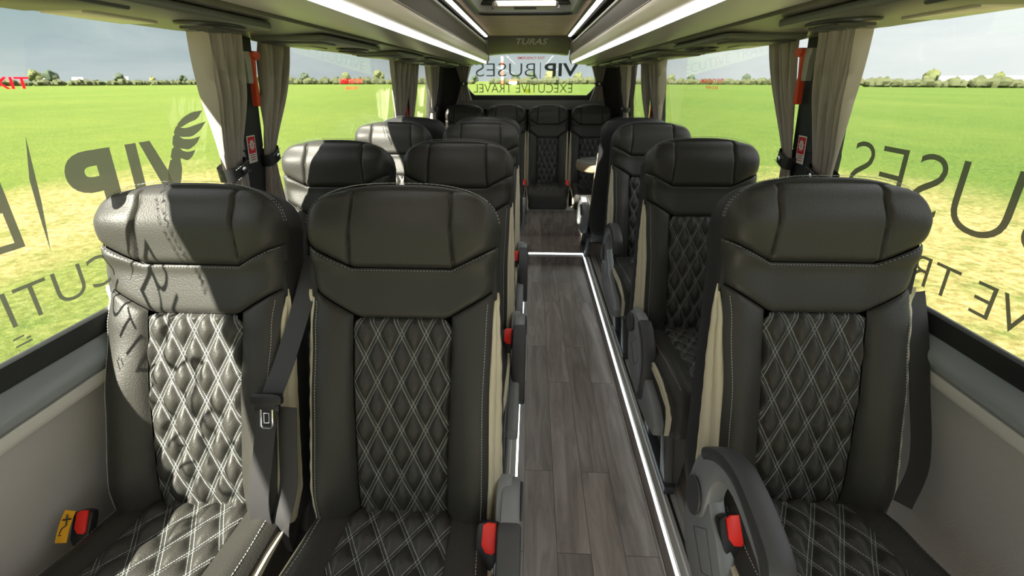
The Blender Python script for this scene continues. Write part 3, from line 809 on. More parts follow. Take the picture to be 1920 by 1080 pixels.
def trim(sg):
    def f():
        m = MB()
        def fn(s, t):
            v = lerp(-.815, -.236, t); w0 = WF(v) - .001; w1 = Wd(v) - .001
            top = sst(t, .90, 1.0)
            d0 = Df(w0, v) + .001; d1 = lerp(.026, .012, top)
            p = .0045 * abs(math.sin(PI * 2.0 * s + .5 * math.sin(7 * t))) * (1 - top) + .0008 * math.sin(70 * t + 3 * s)
            if s < .02 or s > .98: p = -.002
            return (sg * (lerp(w0, w1, s) + p * .8), lerp(d0, d1, s) - p * .5, v)
        m.grid(fn, [0, .02, .06, .12, .2, .28, .36, .44, .5, .56, .64, .72, .8, .88, .94, .98, 1], lin(60)); return m
    return f
def dashes(m, fn, pts, step=.0062, ln=.0042, wd=.0007, lift=.0012):
    """short raised stitches along a polyline of (u, v) laid on the surface fn"""
    P = [Vector(fn(*p)) for p in pts]; acc = 0
    for a, b in zip(P, P[1:]):
        L = (b - a).length
        if L < 1e-6: continue
        t = (b - a) / L; sd_ = t.cross(Vector((0, -1, 0))).normalized(); pos = step - acc if acc else 0
        while pos + ln < L:
            c0 = a + t * pos + Vector((0, -lift, 0)); c1 = c0 + t * ln
            up_ = Vector((0, -.0009, 0))
            m.add([c0 - sd_ * wd, c0 + sd_ * wd, c1 + sd_ * wd, c1 - sd_ * wd, c0 + up_, c1 + up_], [(0, 1, 4), (1, 2, 5, 4), (2, 3, 5), (3, 0, 4, 5)])
            pos += step
        acc = 0
def m_stitch():
    m = MB()
    # double row over the top of the headrest, on the shell
    for off, d in ((.001, .016), (.0045, .006)):
        pts = []
        for i in range(-26, 27):
            u = .2215 * math.sin(PI / 2 * i / 27); pts.append((u, head_top(u) + .0035 - off * .4))
        dashes(m, lambda u, v, d=d: (u * 1.004, d, v + .0012), pts, .0048, .0034, .0006, .003)
    return m
def m_stitch2():
    m = MB()
    us = [-.215 + .43 * i / 60 for i in range(61)]
    dashes(m, lambda u, v: (u, Df(u, v) + .0035, v), [(u, head_bot(u) - .0065) for u in us], .0052, .0036, .0006)
    return m
def m_stitch3(sg):
    def f():
        m = MB()
        pts = [(sg * (WF(v) - .015), v) for v in [-.262 - .53 * i / 40 for i in range(41)]]
        dashes(m, lambda u, v: (u, Df(u, v) - .0004, v), pts, .0066, .0044, .0008)
        return m
    return f
# cushion -----------------------------------------------------------------
CB, CF = -.215, -.70      # back and front of the cushion, from the headrest front
def cz(y): return itp(y, [(-.70, .425), (-.66, .447), (-.55, .450), (-.35, .425), (-.2, .405)])
def cw(y): return itp(y, [(-.70, .205), (-.64, .214), (-.5, .218), (-.3, .208), (-.2, .19)])
def ctop(u, y):
    a = abs(u); w = cw(y)
    z = cz(y) + .018 * sst(a, .10, .19) - .030 * max(0, (a - (w - .05)) / .05) ** 2
    return z
def m_cush():
    m = MB()
    n = 24
    sec = []
    ys = [CB, -.25, -.30, -.36, -.42, -.48, -.54, -.60, -.64, -.67, -.69, CF]
    def section(y, drop=0, shr=0):
        w = cw(y) - shr; pts = []
        for i in range(n + 1):
            u = -w + 2 * w * (.5 - .5 * math.cos(PI * i / n)); z = ctop(u, y) - drop
            z -= seam(abs(abs(u) - .132), .006, .007)
            pts.append((u, y, z))
        pts += [(w + .002, y, cz(y) - .05 - drop * .3), (w - .002, y, .30), (w - .015, y, .262 + drop * .3), (-w + .015, y, .262 + drop * .3), (-w + .002, y, .30), (-w - .002, y, cz(y) - .05 - drop * .3)]
        return pts
    secs = [section(y) for y in ys[:-1]] + [section(-.70, .012, .008), section(-.711, .032, .02), section(-.716, .06, .03)]
    # push the last rings forward
    for k, y in ((-3, -.705), (-2, -.716), (-1, -.72)): secs[k] = [(p[0], y, p[2]) for p in secs[k]]
    c = len(secs[0])
    for s_ in secs: m.v += s_
    for k in range(len(secs) - 1):
        for i in range(c):
            j = (i + 1) % c; m.f.append((k * c + i, k * c + j, (k + 1) * c + j, (k + 1) * c + i))
    m.f.append(tuple(range(c))[::-1]); m.f.append(tuple((len(secs) - 1) * c + i for i in range(c)))
    return m
def m_cquilt():
    m = MB()
    def uy(s, t):
        y = lerp(-.665, -.245, t); w = lerp(.132, .122, t); return (2 * s - 1) * w, y
    def fn(s, t):
        u, y = uy(s, t); a, b = u / CU + y / CV, u / CU - y / CV
        p = pillow(a, b)
        e = min(lerp(.132, .122, t) - abs(u), y + .665)
        return (u, y, ctop(u, y) - .001 + .012 * p * sst(e, 0, .014) - .006 * sst(.004 - e, 0, .004) + .004 * sst(e, 0, .02))
    m.grid(fn, lin(66), lin(100), lambda s, t: (uy(s, t)[0] + 5 * CU, uy(s, t)[1] + 10 * CV)); return m
def ctrim(sg):
    def f():
        m = MB()
        # band that follows the upper edge of the cushion side and turns down its front corner
        path = [(-.30, .392), (-.38, .408), (-.46, .420), (-.54, .425), (-.60, .420), (-.65, .405), (-.685, .375), (-.698, .34), (-.703, .30), (-.700, .268)]
        wid = [.006, .020, .030, .034, .034, .032, .028, .024, .018, .008]
        n = len(path)
        vs = []
        for k, (y, z) in enumerate(path):
            a = Vector(path[max(0, k - 1)]); b = Vector(path[min(n - 1, k + 1)]); tt = (b - a).normalized(); nr = Vector((-tt.y, tt.x))
            if nr.y > 0 and k < 5: nr = -nr
            if k >= 5: nr = Vector((abs(nr.x), -abs(nr.y)))
            for q in range(7):
                s = q / 6; w = cw(y) + .003 + .006 * abs(math.sin(PI * 2 * s)) + (0.002 if 0 < q < 6 else -.006)
                vs.append((sg * w, y + nr.x * wid[k] * s, z + nr.y * wid[k] * s))
        m.add(vs, [(k * 7 + q, k * 7 + q + 1, (k + 1) * 7 + q + 1, (k + 1) * 7 + q) for k in range(n - 1) for q in range(6)])
        return m
    return f
def m_cstitch(sg):
  def f():
    m = MB()
    if True:
        P = [Vector((sg * (cw(y) - .022), y, ctop(sg * (cw(y) - .022), y) + .0012)) for y in [-.24 - .44 * i / 30 for i in range(31)]]
        for a, b in zip(P, P[1:]):
            t = (b - a); L = t.length; t = t / L; sd_ = Vector((1, 0, 0)); pos = 0
            while pos + .004 < L:
                c0 = a + t * pos; c1 = c0 + t * .0044
                m.add([c0 - sd_ * .0008, c0 + sd_ * .0008, c1 + sd_ * .0008, c1 - sd_ * .0008], [(0, 1, 2, 3)]); pos += .0066
    return m
  return f
def m_pan():
    m = MB(); m.prism([(-.23, .262), (-.68, .262), (-.66, .225), (-.50, .205), (-.20, .205), (-.12, .26), (-.10, .34), (-.16, .36)], 'x', -.205, .205, .012); return m
def m_leg(sg):
    def f():
        m = MB(); x0, x1 = (.175, .212) if sg > 0 else (-.145, -.178)
        # splayed plate with an open slot
        m.prism([(-.30, .235), (-.62, .235), (-.60, .20), (-.34, .20)], 'x', x0, x1, .004)
        m.prism([(-.615, .21), (-.70, 0.012), (-.64, 0.012), (-.555, .21)], 'x', x0, x1, .005)
        m.prism([(-.36, .21), (-.47, 0.012), (-.40, 0.012), (-.285, .21)], 'x', x0, x1, .005)
        xi, xo = (.105, .212) if sg > 0 else (-.075, -.178)
        xb = lerp(xi, xo, .45)
        fr = [(xi, -.600, .215), (xo, -.600, .215), (xo, -.675, .012), (xb, -.675, .012)]
        m.add(fr + [(a, b + .016, c) for a, b, c in fr], [(0, 1, 2, 3), (7, 6, 5, 4), (0, 4, 5, 1), (1, 5, 6, 2), (2, 6, 7, 3), (3, 7, 4, 0)])
        m.prism([(-.71, 0.0), (-.71, .035), (-.39, .035), (-.385, 0.0)], 'x', x0 - .002 * sg, x1 + .004 * sg, .004)
        return m
    return f
def m_cover(sg):
    def f():
        m = MB(); x = sg * (.243 if sg > 0 else .229)
        pl = [(-.205, .47), (-.225, .50), (-.265, .505), (-.30, .49), (-.33, .46), (-.37, .44), (-.43, .385), (-.52, .35), (-.63, .325), (-.68, .29), (-.68, .25), (-.60, .225), (-.48, .215), (-.36, .225), (-.26, .26), (-.215, .33), (-.195, .44)]
        m.prism(pl, 'x', x - sg * .018, x + sg * .020, .008); return m
    return f
def m_mark(sg):
    def f():
        m = MB(); x = sg * (.2635 if sg > 0 else .2495)
        pl = [(-.33, .42), (-.40, .36), (-.36, .31), (-.28, .36)]
        for a, b in zip(pl, pl[1:] + pl[:1]): m.tube([(x, *a), (x, *b)], .0009, 5)
        return m
    return f
HUB = (-.262, .452)
def arm_profile():
    """side view of the raised armrest about its hub; forward is -y"""
    outer = [(.048, -.02), (.050, .03), (.040, .080), (.012, .130), (-.030, .170), (-.080, .192), (-.135, .196), (-.20, .184), (-.255, .165), (-.272, .140), (-.276, .100)]
    inner = [(-.258, .098), (-.245, .118), (-.19, .134), (-.135, .146), (-.095, .140), (-.062, .115), (-.046, .075), (-.046, .02), (-.044, -.03), (-.02, -.055), (.02, -.055), (.042, -.038)]
    return outer + inner
def smooth_poly(p, k=1):
    for _ in range(k):
        q = []
        for i in range(len(p)):
            a, b = p[i], p[(i + 1) % len(p)]
            q.append((a[0] * .75 + b[0] * .25, a[1] * .75 + b[1] * .25)); q.append((a[0] * .25 + b[0] * .75, a[1] * .25 + b[1] * .75))
        p = q
    return p
def m_arm(sg):
    def f():
        m = MB(); m.prism(smooth_poly(arm_profile(), 1), 'x', -.020, .022, .008); return m
    return f
def m_armpad(sg):
    def f():
        m = MB()
        top = [(.030, .118), (.006, .146), (-.030, .176), (-.080, .199), (-.135, .203), (-.20, .191), (-.260, .171), (-.280, .142), (-.284, .088)]
        bot = [(-.260, .088), (-.252, .130), (-.19, .156), (-.135, .172), (-.095, .170), (-.050, .152), (-.015, .124), (.008, .098)]
        m.prism(smooth_poly(top + bot, 1), 'x', -.0235, .0265, .009); return m
    return f
def m_hub(sg):
    def f():
        m = MB(); pl = [(.040 * math.cos(2 * PI * i / 28), -.004 + .050 * math.sin(2 * PI * i / 28)) for i in range(28)]
        m.prism(pl, 'x', sg * .0215, sg * .029, .004); return m
    return f
def m_bkl():
    m = MB(); m.prism(smooth_poly([(-.024, -.05), (.024, -.05), (.027, .03), (.020, .045), (-.020, .045), (-.027, .03)], 1), 'y', -.012, .014, .005); return m
def m_btn():
    m = MB(); m.prism([(-.002, -.014), (-.012, .0), (-.012, .040), (-.002, .0465), (.017, .0465), (.019, -.010), (.014, -.016)], 'y', -.018, -.011, .0025); return m
def ribbon(pts, w, nrm=None):
    m = MB(); P = [Vector(p) for p in pts]
    # densify with Catmull-Rom
    Q = []
    for i in range(len(P) - 1):
        p0, p1, p2, p3 = P[max(0, i - 1)], P[i], P[i + 1], P[min(len(P) - 1, i + 2)]
        for k in range(8):
            t = k / 8; Q.append(.5 * ((2 * p1) + (-p0 + p2) * t + (2 * p0 - 5 * p1 + 4 * p2 - p3) * t * t + (-p0 + 3 * p1 - 3 * p2 + p3) * t ** 3))
    Q.append(P[-1]); vs = []; n = len(Q); wv = Vector((1, 0, 0)) if nrm is None else Vector(nrm)
    for k, q in enumerate(Q):
        t = (Q[min(k + 1, n - 1)] - Q[max(k - 1, 0)]).normalized(); s_ = (wv - t * wv.dot(t)).normalized(); nn = t.cross(s_)
        for a, b in ((-1, 1), (-.33, 1.5), (.33, 1.5), (1, 1), (1, -1), (-1, -1)): vs.append(q + s_ * a * w / 2 + nn * b * .0008)
    m.add(vs, [(k * 6 + i, k * 6 + (i + 1) % 6, (k + 1) * 6 + (i + 1) % 6, (k + 1) * 6 + i) for k in range(n - 1) for i in range(6)] + [(5, 4, 3, 2, 1, 0), tuple((n - 1) * 6 + i for i in range(6))])
    return m

TOP = 1.235 - .1
def make_seat(x, y, z, label, group, aisle=0, recl=21, arm=None, belt=0, bench=False, top=TOP, buckle=0, tagged=False, rz=0, sx=1.0, cushdy=0):
    r = empty('coach_seat', (x, y, z), rz); tag(r, label, 'seat', group)
    if sx != 1.0: r.scale = (sx, 1, 1)
    rx = -R(recl); L = (0, 0, top)
    def bk(name, key, fn, mat, lab=None):
        o = obj(name, cached(key, fn, mat), None, r, loc=L, rx=rx)
        if lab: tag(o, lab)
        return o
    bk('backrest_shell', 'shell', m_shell, 'leather2')
    bk('headrest', 'headrest', m_headrest, 'leather')
    bk('shoulder_panel', 'shoulder', m_shoulder, 'leather')
    for sg in (-1, 1): bk('side_bolster', 'bolster%d' % sg, bol(sg), 'leather')
    bk('quilted_back_panel', 'quilt', m_quilt, 'quilt', 'quilted black leather with pale diamond stitching')
    for sg in (-1, 1): bk('side_trim', 'sidetrim%d' % sg, trim(sg), 'cream', 'cream gathered leather strip')
    bk('headrest_stitching', 'stitch', m_stitch, 'stitch', 'pale dashed thread')
    bk('shoulder_stitching', 'stitch2', m_stitch2, 'stitch', 'pale dashed thread')
    for sg in (-1, 1): bk('bolster_stitching', 'stitch3%d' % sg, m_stitch3(sg), 'stitch', 'pale dashed thread')
    dz = top - TOP + cushdy * 0
    def ct(name, key, fn, mat, lab=None):
        o = obj(name, cached(key, fn, mat), None, r, loc=(0, cushdy, dz))
        if lab: tag(o, lab)
        return o
    ct('seat_cushion', 'cushion', m_cush, 'leather')
    ct('quilted_seat_panel', 'cquilt', m_cquilt, 'quilt_seat', 'quilted black leather with pale diamond stitching')
    for sg in (-1, 1): ct('cushion_trim', 'ctrim%d' % sg, ctrim(sg), 'cream', 'cream leather strip')
    for sg in (-1, 1): ct('cushion_stitching', 'cstitch%d' % sg, m_cstitch(sg), 'stitch', 'pale dashed thread')
    if not bench:
        ct('seat_pan', 'pan', m_pan, 'plastic')
        ct('leg', 'leg%d' % (aisle or 1), m_leg(aisle or 1), 'plastic')
    if aisle:
        c = ct('side_cover', 'cover%d' % aisle, m_cover(aisle), 'grey_plastic', 'mid grey plastic side cover')
        obj('cover_panel_line', cached('mark%d' % aisle, m_mark(aisle), 'plastic'), None, c)
        a = obj('armrest', cached('arm', m_arm(1), 'grey_plastic'), None, r, loc=(.258 if aisle > 0 else -.236, HUB[0] + cushdy, HUB[1] + dz), rx=R(arm or 0)); tag(a, 'grey plastic armrest')
        obj('armrest_pad', cached('armpad', m_armpad(1), 'pad'), None, a)
        obj('armrest_hub', cached('hub%d' % aisle, m_hub(aisle), 'pad'), None, a)
    if buckle:
        bs = .8 if tagged else 1.0
        b = obj('belt_buckle', cached('buckle', m_bkl, 'black_plastic'), None, r, loc=(buckle * .212, -.358, .440 + dz), rx=R(-38)); b.rotation_euler.z = -buckle * .10
        b.scale = (bs, bs, bs)
        tag(obj('buckle_button', cached('button', m_btn, 'red'), None, b), 'red release button')
        if tagged:
            m = ribbon([(0, -.016, .052), (-.003, -.020, .03), (-.004, -.024, .0), (-.005, -.024, -.028)], .030)
            g = obj('yellow_tag', m, 'yellow', b); g.location = (-.028, -.002, -.004); tag(g, 'yellow woven tag with a black seated figure symbol')
            m = MB(); fy = lambda px, pz: (px, -.0275, pz)
            for a_, b_ in (((-.006, .040), (-.004, .012)), ((-.016, .026), (.006, .028)), ((-.004, .012), (-.014, .004)), ((-.014, .004), (-.018, -.010))): m.tube([fy(*a_), fy(*b_)], .0018, 6)
            m.tube([fy(-.012, -.012), fy(-.02, -.013)], .0018, 6)
            obj('tag_symbol', m, 'black_plastic', b).location = (-.022, .001, .0)
    if belt:
        def fit(pts): return [(belt * u, min(d, Df(u, v) - .010) if abs(u) < Wd(v) + .01 else d, v) for u, d, v in pts]
        if belt > 0 and aisle == 0 and x < -.6:
            pts = fit([(.262, .06, -.16), (.252, .012, -.28), (.232, -.03, -.40), (.210, -.055, -.49), (.192, -.06, -.62), (.176, -.05, -.74), (.178, -.02, -.86)])
            pts2 = fit([(.245, -.045, -.50), (.240, -.04, -.60), (.232, -.03, -.70), (.212, -.035, -.80), (.20, 0, -.88)])
        else:
            pts = fit([(.236, .03, -.25), (.252, .02, -.36), (.268, .012, -.50), (.274, 0, -.60), (.262, -.015, -.67), (.225, -.03, -.745)])
            pts2 = None
        b = obj('seat_belt', ribbon(pts, .047), 'belt', r, loc=L, rx=rx); tag(b, 'black seat belt webbing')
        if pts2: obj('lap_belt', ribbon(pts2, .042), 'belt', b)
        k = 3 if pts2 else 3
        px, py, pz = pts[k]
        m = MB(); m.prism(smooth_poly([(-.034, -.010), (.034, -.010), (.036, .012), (.026, .018), (-.026, .018), (-.036, .012)], 1), 'y', -.010, .004, .003)
        m.prism([(-.028, -.022), (.028, -.022), (.028, -.008), (-.028, -.008)], 'y', -.007, .002, .002)
        if pts2:
            tg = obj('belt_tongue', m, 'black_plastic', b); tg.location = (px, py - .006, pz + .01)
            m = MB(); m.tube([(-.013, -.006, -.018), (-.013, -.007, -.055), (-.009, -.007, -.060), (.009, -.007, -.060), (.013, -.007, -.055), (.013, -.006, -.018)], .0022, 6); m.tube([(-.006, -.007, -.026), (-.006, -.007, -.048), (.006, -.007, -.048), (.006, -.007, -.026), (-.006, -.007, -.026)], .0014, 6)
            o = obj('tongue_plate', m, 'chrome', b); o.location = tg.location; tag(o, 'bright steel latch plate')
    return r

XL, XA, XR = -.785, -.290, .660
G = 'forward rows of black quilted coach seats'
make_seat(XL, .95, .1, 'black quilted coach seat by the left window in the nearest row, sunlit with letter shadows', G, aisle=0, belt=1, buckle=-1, tagged=True)
make_seat(XA, .95, .1, 'black quilted coach seat left of the aisle in the nearest row', G, aisle=1, arm=70, buckle=1)
make_seat(XR, .975, .1, 'black quilted coach seat right of the aisle in the nearest row, grey armrest raised level', G, aisle=-1, recl=18, arm=0, buckle=-1, belt=1, top=TOP + .02)
make_seat(XL, 1.76, .1, 'second black coach seat back by the left window, behind the sunlit one', G, aisle=0, buckle=-1)
make_seat(XA, 1.76, .1, 'black coach seat left of the aisle in the second row', G, aisle=1, arm=70, buckle=1)
make_seat(XR + .02, 1.79, .1, 'black quilted coach seat right of the aisle in the second row, armrest folded down', G, aisle=-1, recl=18, arm=68, buckle=-1, top=TOP + .01)
make_seat(XL - .02, 2.60, .1, 'third coach seat by the left window, headrest half in sun', G, aisle=0)
make_seat(XA, 2.60, .1, 'black coach seat left of the aisle in the third row', G, aisle=1, arm=70, buckle=1)
make_seat(XR + .03, 2.62, .1, 'black coach seat right of the aisle in the third row, armrest arched upright', G, aisle=-1, recl=18, arm=0)
G2 = 'rear-facing black coach seats'
make_seat(XL, 2.98, .1, 'rear-facing black coach seat by the left window, back to back with third row', G2, aisle=0, rz=PI, recl=15)
make_seat(XA, 2.98, .1, 'rear-facing black coach seat left of the aisle, back to back with third row', G2, aisle=-1, rz=PI, recl=15, arm=60)
make_seat(XR + .02, 3.00, .1, 'rear-facing black coach seat on the right, in front of the round table', G2, aisle=1, rz=PI, recl=15, arm=60)
G3 = 'rear bench of four black coach seats'
for x, lab, bt in ((-.665, 'leftmost black seat of the rear bench, headrest partly in sun', 0), (-.25, 'second seat from the left on the rear bench', 1), (.163, 'third seat from the left on the rear bench, facing the aisle', 1), (.585, 'rightmost black seat of the rear bench, behind the round table', 0)):
    make_seat(x, 4.53, .1, lab, G3, bench=True, recl=13, sx=.895, cushdy=.09, top=TOP, belt=0, buckle=bt)
# belts lying between the bench seats belong to those seats but hang free: small latch plates
# ------------------------------------------------------------------ table
t = empty('round_table', (.62, 3.85, .045)); tag(t, 'small round table with brown stone-effect rim, ahead of the rear bench', 'table')
m = MB(); m.lathe([(.18, .705), (.205, .700), (.222, .712), (.226, .735), (.226, .762), (.218, .775)], 56); obj('table_rim', m, 'table_rim', t)
m = MB(); m.lathe([(.205, .773), (.205, .780), (.198, .782)], 56); obj('tabletop', m, 'table_top', t)
m = MB(); m.lathe([(.10, .055), (.10, .07), (.035, .085), (.03, .11), (.03, .69), (.07, .706)], 24); obj('pedestal', m, 'plastic', t)

# ------------------------------------------------------------------ curtains
def curtain(sg, ya, yb, tya, tyb, label, folds=7, ztie=1.205, amp=.017, inn=.06, tie_out=None, group='window curtains', zb=.985, flare=1.35, seed=0):
    rnd = random.Random(seed)
    ph = [rnd.uniform(-.6, .6) for _ in range(folds + 2)]
    yc = (tya + tyb) / 2
    root = empty('curtain', wl(sg, yc, ztie, inn)); tag(root, label, 'curtain', group); iv = root.location.copy()
    z0 = 1.572
    def fn(s, t):
        z = lerp(zb, z0, t)
        kt = (z - ztie) / (z0 - ztie)
        if kt >= 0:
            k = sst(kt, -.12, 1.0) * .55 + .45 * kt; a = lerp(tya, ya, k); b = lerp(tyb, yb, k)
        else:
            q = min(1, -kt * 2.2); a = lerp(tya, yc + (tya - yc) * flare, q); b = lerp(tyb, yc + (tyb - yc) * flare, q)
        w = s + .018 * math.sin(6 * s * PI + 2.5 * kt + seed)
        y = lerp(a, b, w)
        fa = folds * s; i = int(min(folds - 1, fa)); pj = lerp(ph[i], ph[i + 1], fa - i)
        am = amp * (.55 + .6 * sst(abs(kt), 0, .6)) * (1 + .4 * math.sin(3.1 * i + seed))
        sw = math.sin(2 * PI * (fa + .35 * pj * (1.2 - kt))); off = am * (1 - 2 * (1 - abs(sw)) ** 1.0) * (1 if i % 2 else .8) + .30 * am * math.sin(5 * PI * fa + 4 * kt + 3 * pj)
        x, yy, zz = wl(sg, y, z, inn + off)
        y += .45 * am * math.cos(2 * PI * fa + pj)
        return (x - iv.x, y - iv.y, z - iv.z)
    m = MB(); m.grid(fn, lin(folds * 14 + 1), lin(46))
    c = obj('curtain_cloth', m, 'curt', root, angle=80)
    # tie strap with press stud
    m = MB(); hy = abs(tyb - tya) / 2 + .008; n = 30; vs = []
    for i in range(n):
        a = 2 * PI * i / n; ca, sa = math.cos(a), math.sin(a)
        px = abs(ca) ** .7 * (1 if ca > 0 else -1) * (amp + .014); py = abs(sa) ** .7 * (1 if sa > 0 else -1) * hy
        for dz in (-.019, .019): vs.append((px, py, dz + .012 * py / hy))
    m.add(vs, [(2 * i, 2 * ((i + 1) % n), 2 * ((i + 1) % n) + 1, 2 * i + 1) for i in range(n)])
    td = obj('curtain_tie', m, 'tie', root, angle=60); tag(td, 'black strap tie')
    m = MB()
    xs = -sg * (amp + .0165)
    yo = .4 * hy
    for q in (-1, 1):
        for i in range(7):
            yy = -hy * .75 + i * hy * .22; m.box((xs - .0008, yy, q * .0145 + .012 * yy / hy - .0007), (xs + .0008, yy + .006, q * .0145 + .012 * yy / hy + .0007))
    obj('tie_stitching', m, 'stitch', td, smooth=False)
    m = MB(); m.tube([(xs + sg * .002, 0, 0), (xs - sg * .003, 0, 0), (xs - sg * .005, 0, 0)], [.0095, .0095, .005], 18); o = obj('press_stud', m, 'chrome', td); tag(o, 'metal press stud')
    return root
curtain(-1, 1.235, 1.398, 1.255, 1.335, 'taupe curtain tied beside the sunlit front left window, nearer side of the pillar', 7, ztie=1.205, seed=1)
curtain(-1, 1.515, 1.690, 1.475, 1.530, 'taupe curtain on the far side of the left pillar with the red hammer', 5, ztie=1.215, seed=2, amp=.011)
curtain(1, 1.245, 1.418, 1.275, 1.355, 'taupe curtain tied beside the front right window, nearer side of the pillar', 7, ztie=1.195, seed=3)
curtain(1, 1.540, 1.720, 1.485, 1.535, 'taupe curtain on the far side of the right pillar with the red hammer', 5, ztie=1.215, seed=4, amp=.011)
curtain(-1, 2.90, 3.30, 3.06, 3.17, 'taupe curtain bunched at the second left pillar', 6, ztie=1.14, seed=5, amp=.018)
curtain(-1, 3.36, 3.55, 3.38, 3.47, 'narrow taupe curtain just beyond the second left pillar', 4, ztie=1.14, seed=6)
curtain(1, 3.02, 3.36, 3.10, 3.20, 'taupe curtain bunched at the second right pillar', 6, ztie=1.14, seed=7, amp=.018)
curtain(1, 3.42, 3.60, 3.42, 3.48, 'narrow taupe curtain just beyond the second right pillar', 4, ztie=1.14, seed=8)
curtain(-1, 3.90, 4.36, 4.16, 4.30, 'sunlit taupe curtain at the last left side window', 6, ztie=1.22, seed=9, amp=.018)
curtain(1, 4.05, 4.36, 4.20, 4.30, 'taupe curtain at the last right side window', 6, ztie=1.22, seed=10, amp=.018)
def rear_curtain(x0, x1, tx0, tx1, label, seed):
    xc = (tx0 + tx1) / 2; root = empty('curtain', (xc, 4.745, 1.42)); tag(root, label, 'curtain', 'rear window curtains')
    def fn(s, t):
        z = lerp(1.20, 1.60, t); k = abs(z - 1.42) / .18; k = k ** 1.2
        a = lerp(tx0, x0, min(1.2, k)); b = lerp(tx1, x1, min(1.2, k))
        return (lerp(a, b, s) - xc, .014 * math.sin(2 * PI * 5 * s + seed + k) - 0, z - 1.42)
    m = MB(); m.grid(fn, lin(70), lin(30)); obj('curtain_cloth', m, 'curt', root, angle=80)
    m = MB(); m.prism(smooth_poly([(tx0 - xc - .01, -.018), (tx1 - xc + .01, -.018), (tx1 - xc + .01, .018), (tx0 - xc - .01, .018)], 1), 'y', -.024, -.018); td = obj('curtain_tie', m, 'tie', root)
    m = MB(); m.tube([(0, -.024, 0), (0, -.03, 0)], .011, 16); obj('press_stud', m, 'chrome', td)
rear_curtain(-.78, -.60, -.72, -.655, 'taupe curtain tied at the left of the rear window', 1)
rear_curtain(.57, .74, .63, .70, 'taupe curtain tied at the right of the rear window', 2)

# ------------------------------------------------------------------ hammers and stickers on the pillars
def hammer(sg, y, z, label, s=.74):
    root = empty('emergency_hammer', wl(sg, y, z, .048)); tag(root, label, 'emergency hammer', 'emergency hammers'); iv = root.location.copy()
    tilt = (.08 / .61)
    def P(n, yy, zz): return (-sg * n * s + sg * (-tilt) * zz * s, yy * s, zz * s)   # n: out from the pillar
    def pr(mb, poly, n0, n1):
        k = len(poly); mb.add([P(n0, a, b) for a, b in poly] + [P(n1, a, b) for a, b in poly], [tuple(range(k)), tuple(range(k, 2 * k))[::-1]] + [(i, (i + 1) % k, (i + 1) % k + k, i + k) for i in range(k)])
    q = 1
    m = MB(); pr(m, [(-.046, .055), (.0, .055), (.010, .042), (.006, .02), (.006, -.062), (-.032, -.062), (-.036, .015), (-.048, .040)], .0, .024); o = obj('holder', m, 'rack', root); tag(o, 'grey plastic holder')
    m = MB(); pr(m, smooth_poly([(-.006, .058), (.038, .058), (.046, .046), (.040, .030), (.022, .024), (-.004, .034)], 1), .014, .040)
    pr(m, [(.002, .036), (.026, .036), (.016, -.05), (.004, -.05)], .016, .030); obj('hammer_head', m, 'orange', root)
    m = MB(); pr(m, smooth_poly([(-.003, -.05), (.019, -.05), (.020, -.145), (.014, -.152), (-.002, -.152), (-.007, -.145)], 1), .012, .032); obj('handle', m, 'orange', root)
    m = MB(); m.tube([P(.027, .044, .045), P(.027, .056, .045)], [.007 * s, .001], 12); obj('striking_tip', m, 'chrome', root)
    return root
hammer(-1, 1.447, 1.488, 'orange-red emergency hammer in a grey holder on the left front pillar')
hammer(1, 1.487, 1.495, 'orange-red emergency hammer in a grey holder on the right front pillar')
def sticker(sg, y, z, label, w=.045, h=.085, small=False):
    root = empty('safety_sticker', wl(sg, y, z, .047)); tag(root, label, 'sticker', 'pillar safety stickers'); iv = root.location.copy()
    def fn(a, b, e=0.0):
        x, yy, zz = wl(sg, y + a * -sg * -1, z + b, .047 + e); return (x - iv.x, yy - iv.y, zz - iv.z)
    def q(mb, a0, b0, a1, b1, e): ngon(mb, lambda a, b: fn(a, b, e), [(a0, b0), (a1, b0), (a1, b1), (a0, b1)])
    m = MB(); q(m, -w / 2, -h / 2, w / 2, h / 2, .001); 
    m.add([fn(a, b, e) for e in (.0, .001) for a, b in ((-w / 2, -h / 2), (w / 2, -h / 2), (w / 2, h / 2), (-w / 2, h / 2))], [(i, (i + 1) % 4, (i + 1) % 4 + 4, i + 4) for i in range(4)])
    obj('backing', m, 'sticker_white', root, smooth=False)
    m = MB(); q(m, -w / 2 + .004, -h / 2 + .030, w / 2 - .004, h / 2 - .004, .0016); obj('red_field', m, 'sticker_red', root, smooth=False)
    m = MB(); pts = []
    for i in range(18):
        a = 2 * PI * i / 18 + .2; rr = .0175 if i % 2 == 0 else .0105; pts.append((rr * .95 * math.cos(a), .0135 + rr * 1.15 * math.sin(a)))
    ngon(m, lambda a, b: fn(a, b, .0021), pts); obj('burst_symbol', m, 'sticker_white', root, smooth=False)
    m = MB(); ngon(m, lambda a, b: fn(a, b, .0026), [(-.001, .020), (.003, .019), (.001, .013), (.003, .008), (-.001, .007), (-.002, .013)])
    for i in range(3): q(m, -w / 2 + .009, -.019 - .0075 * i, w / 2 - .009, -.0165 - .0075 * i, .0016)
    obj('small_print', m, 'sticker_ink', root, smooth=False)
sticker(-1, 1.422, 1.247, 'red and white burst symbol sticker low on the left front pillar')
sticker(1, 1.462, 1.250, 'red and white burst symbol sticker low on the right front pillar')
# small red plates on the second pillars, between the curtains
for sg, y, nm in ((-1, 3.345, 'left'), (1, 3.385, 'right')):
    m = MB(); iv = Vector(wl(sg, y, 1.24, .05))
    m.box((-.003, -.014, -.05), (.003, .014, .05)); o = obj('safety_sticker', m, 'sticker_red', None, smooth=False, loc=iv); tag(o, 'slim red sticker on the second %s pillar' % nm, 'sticker', 'pillar safety stickers')

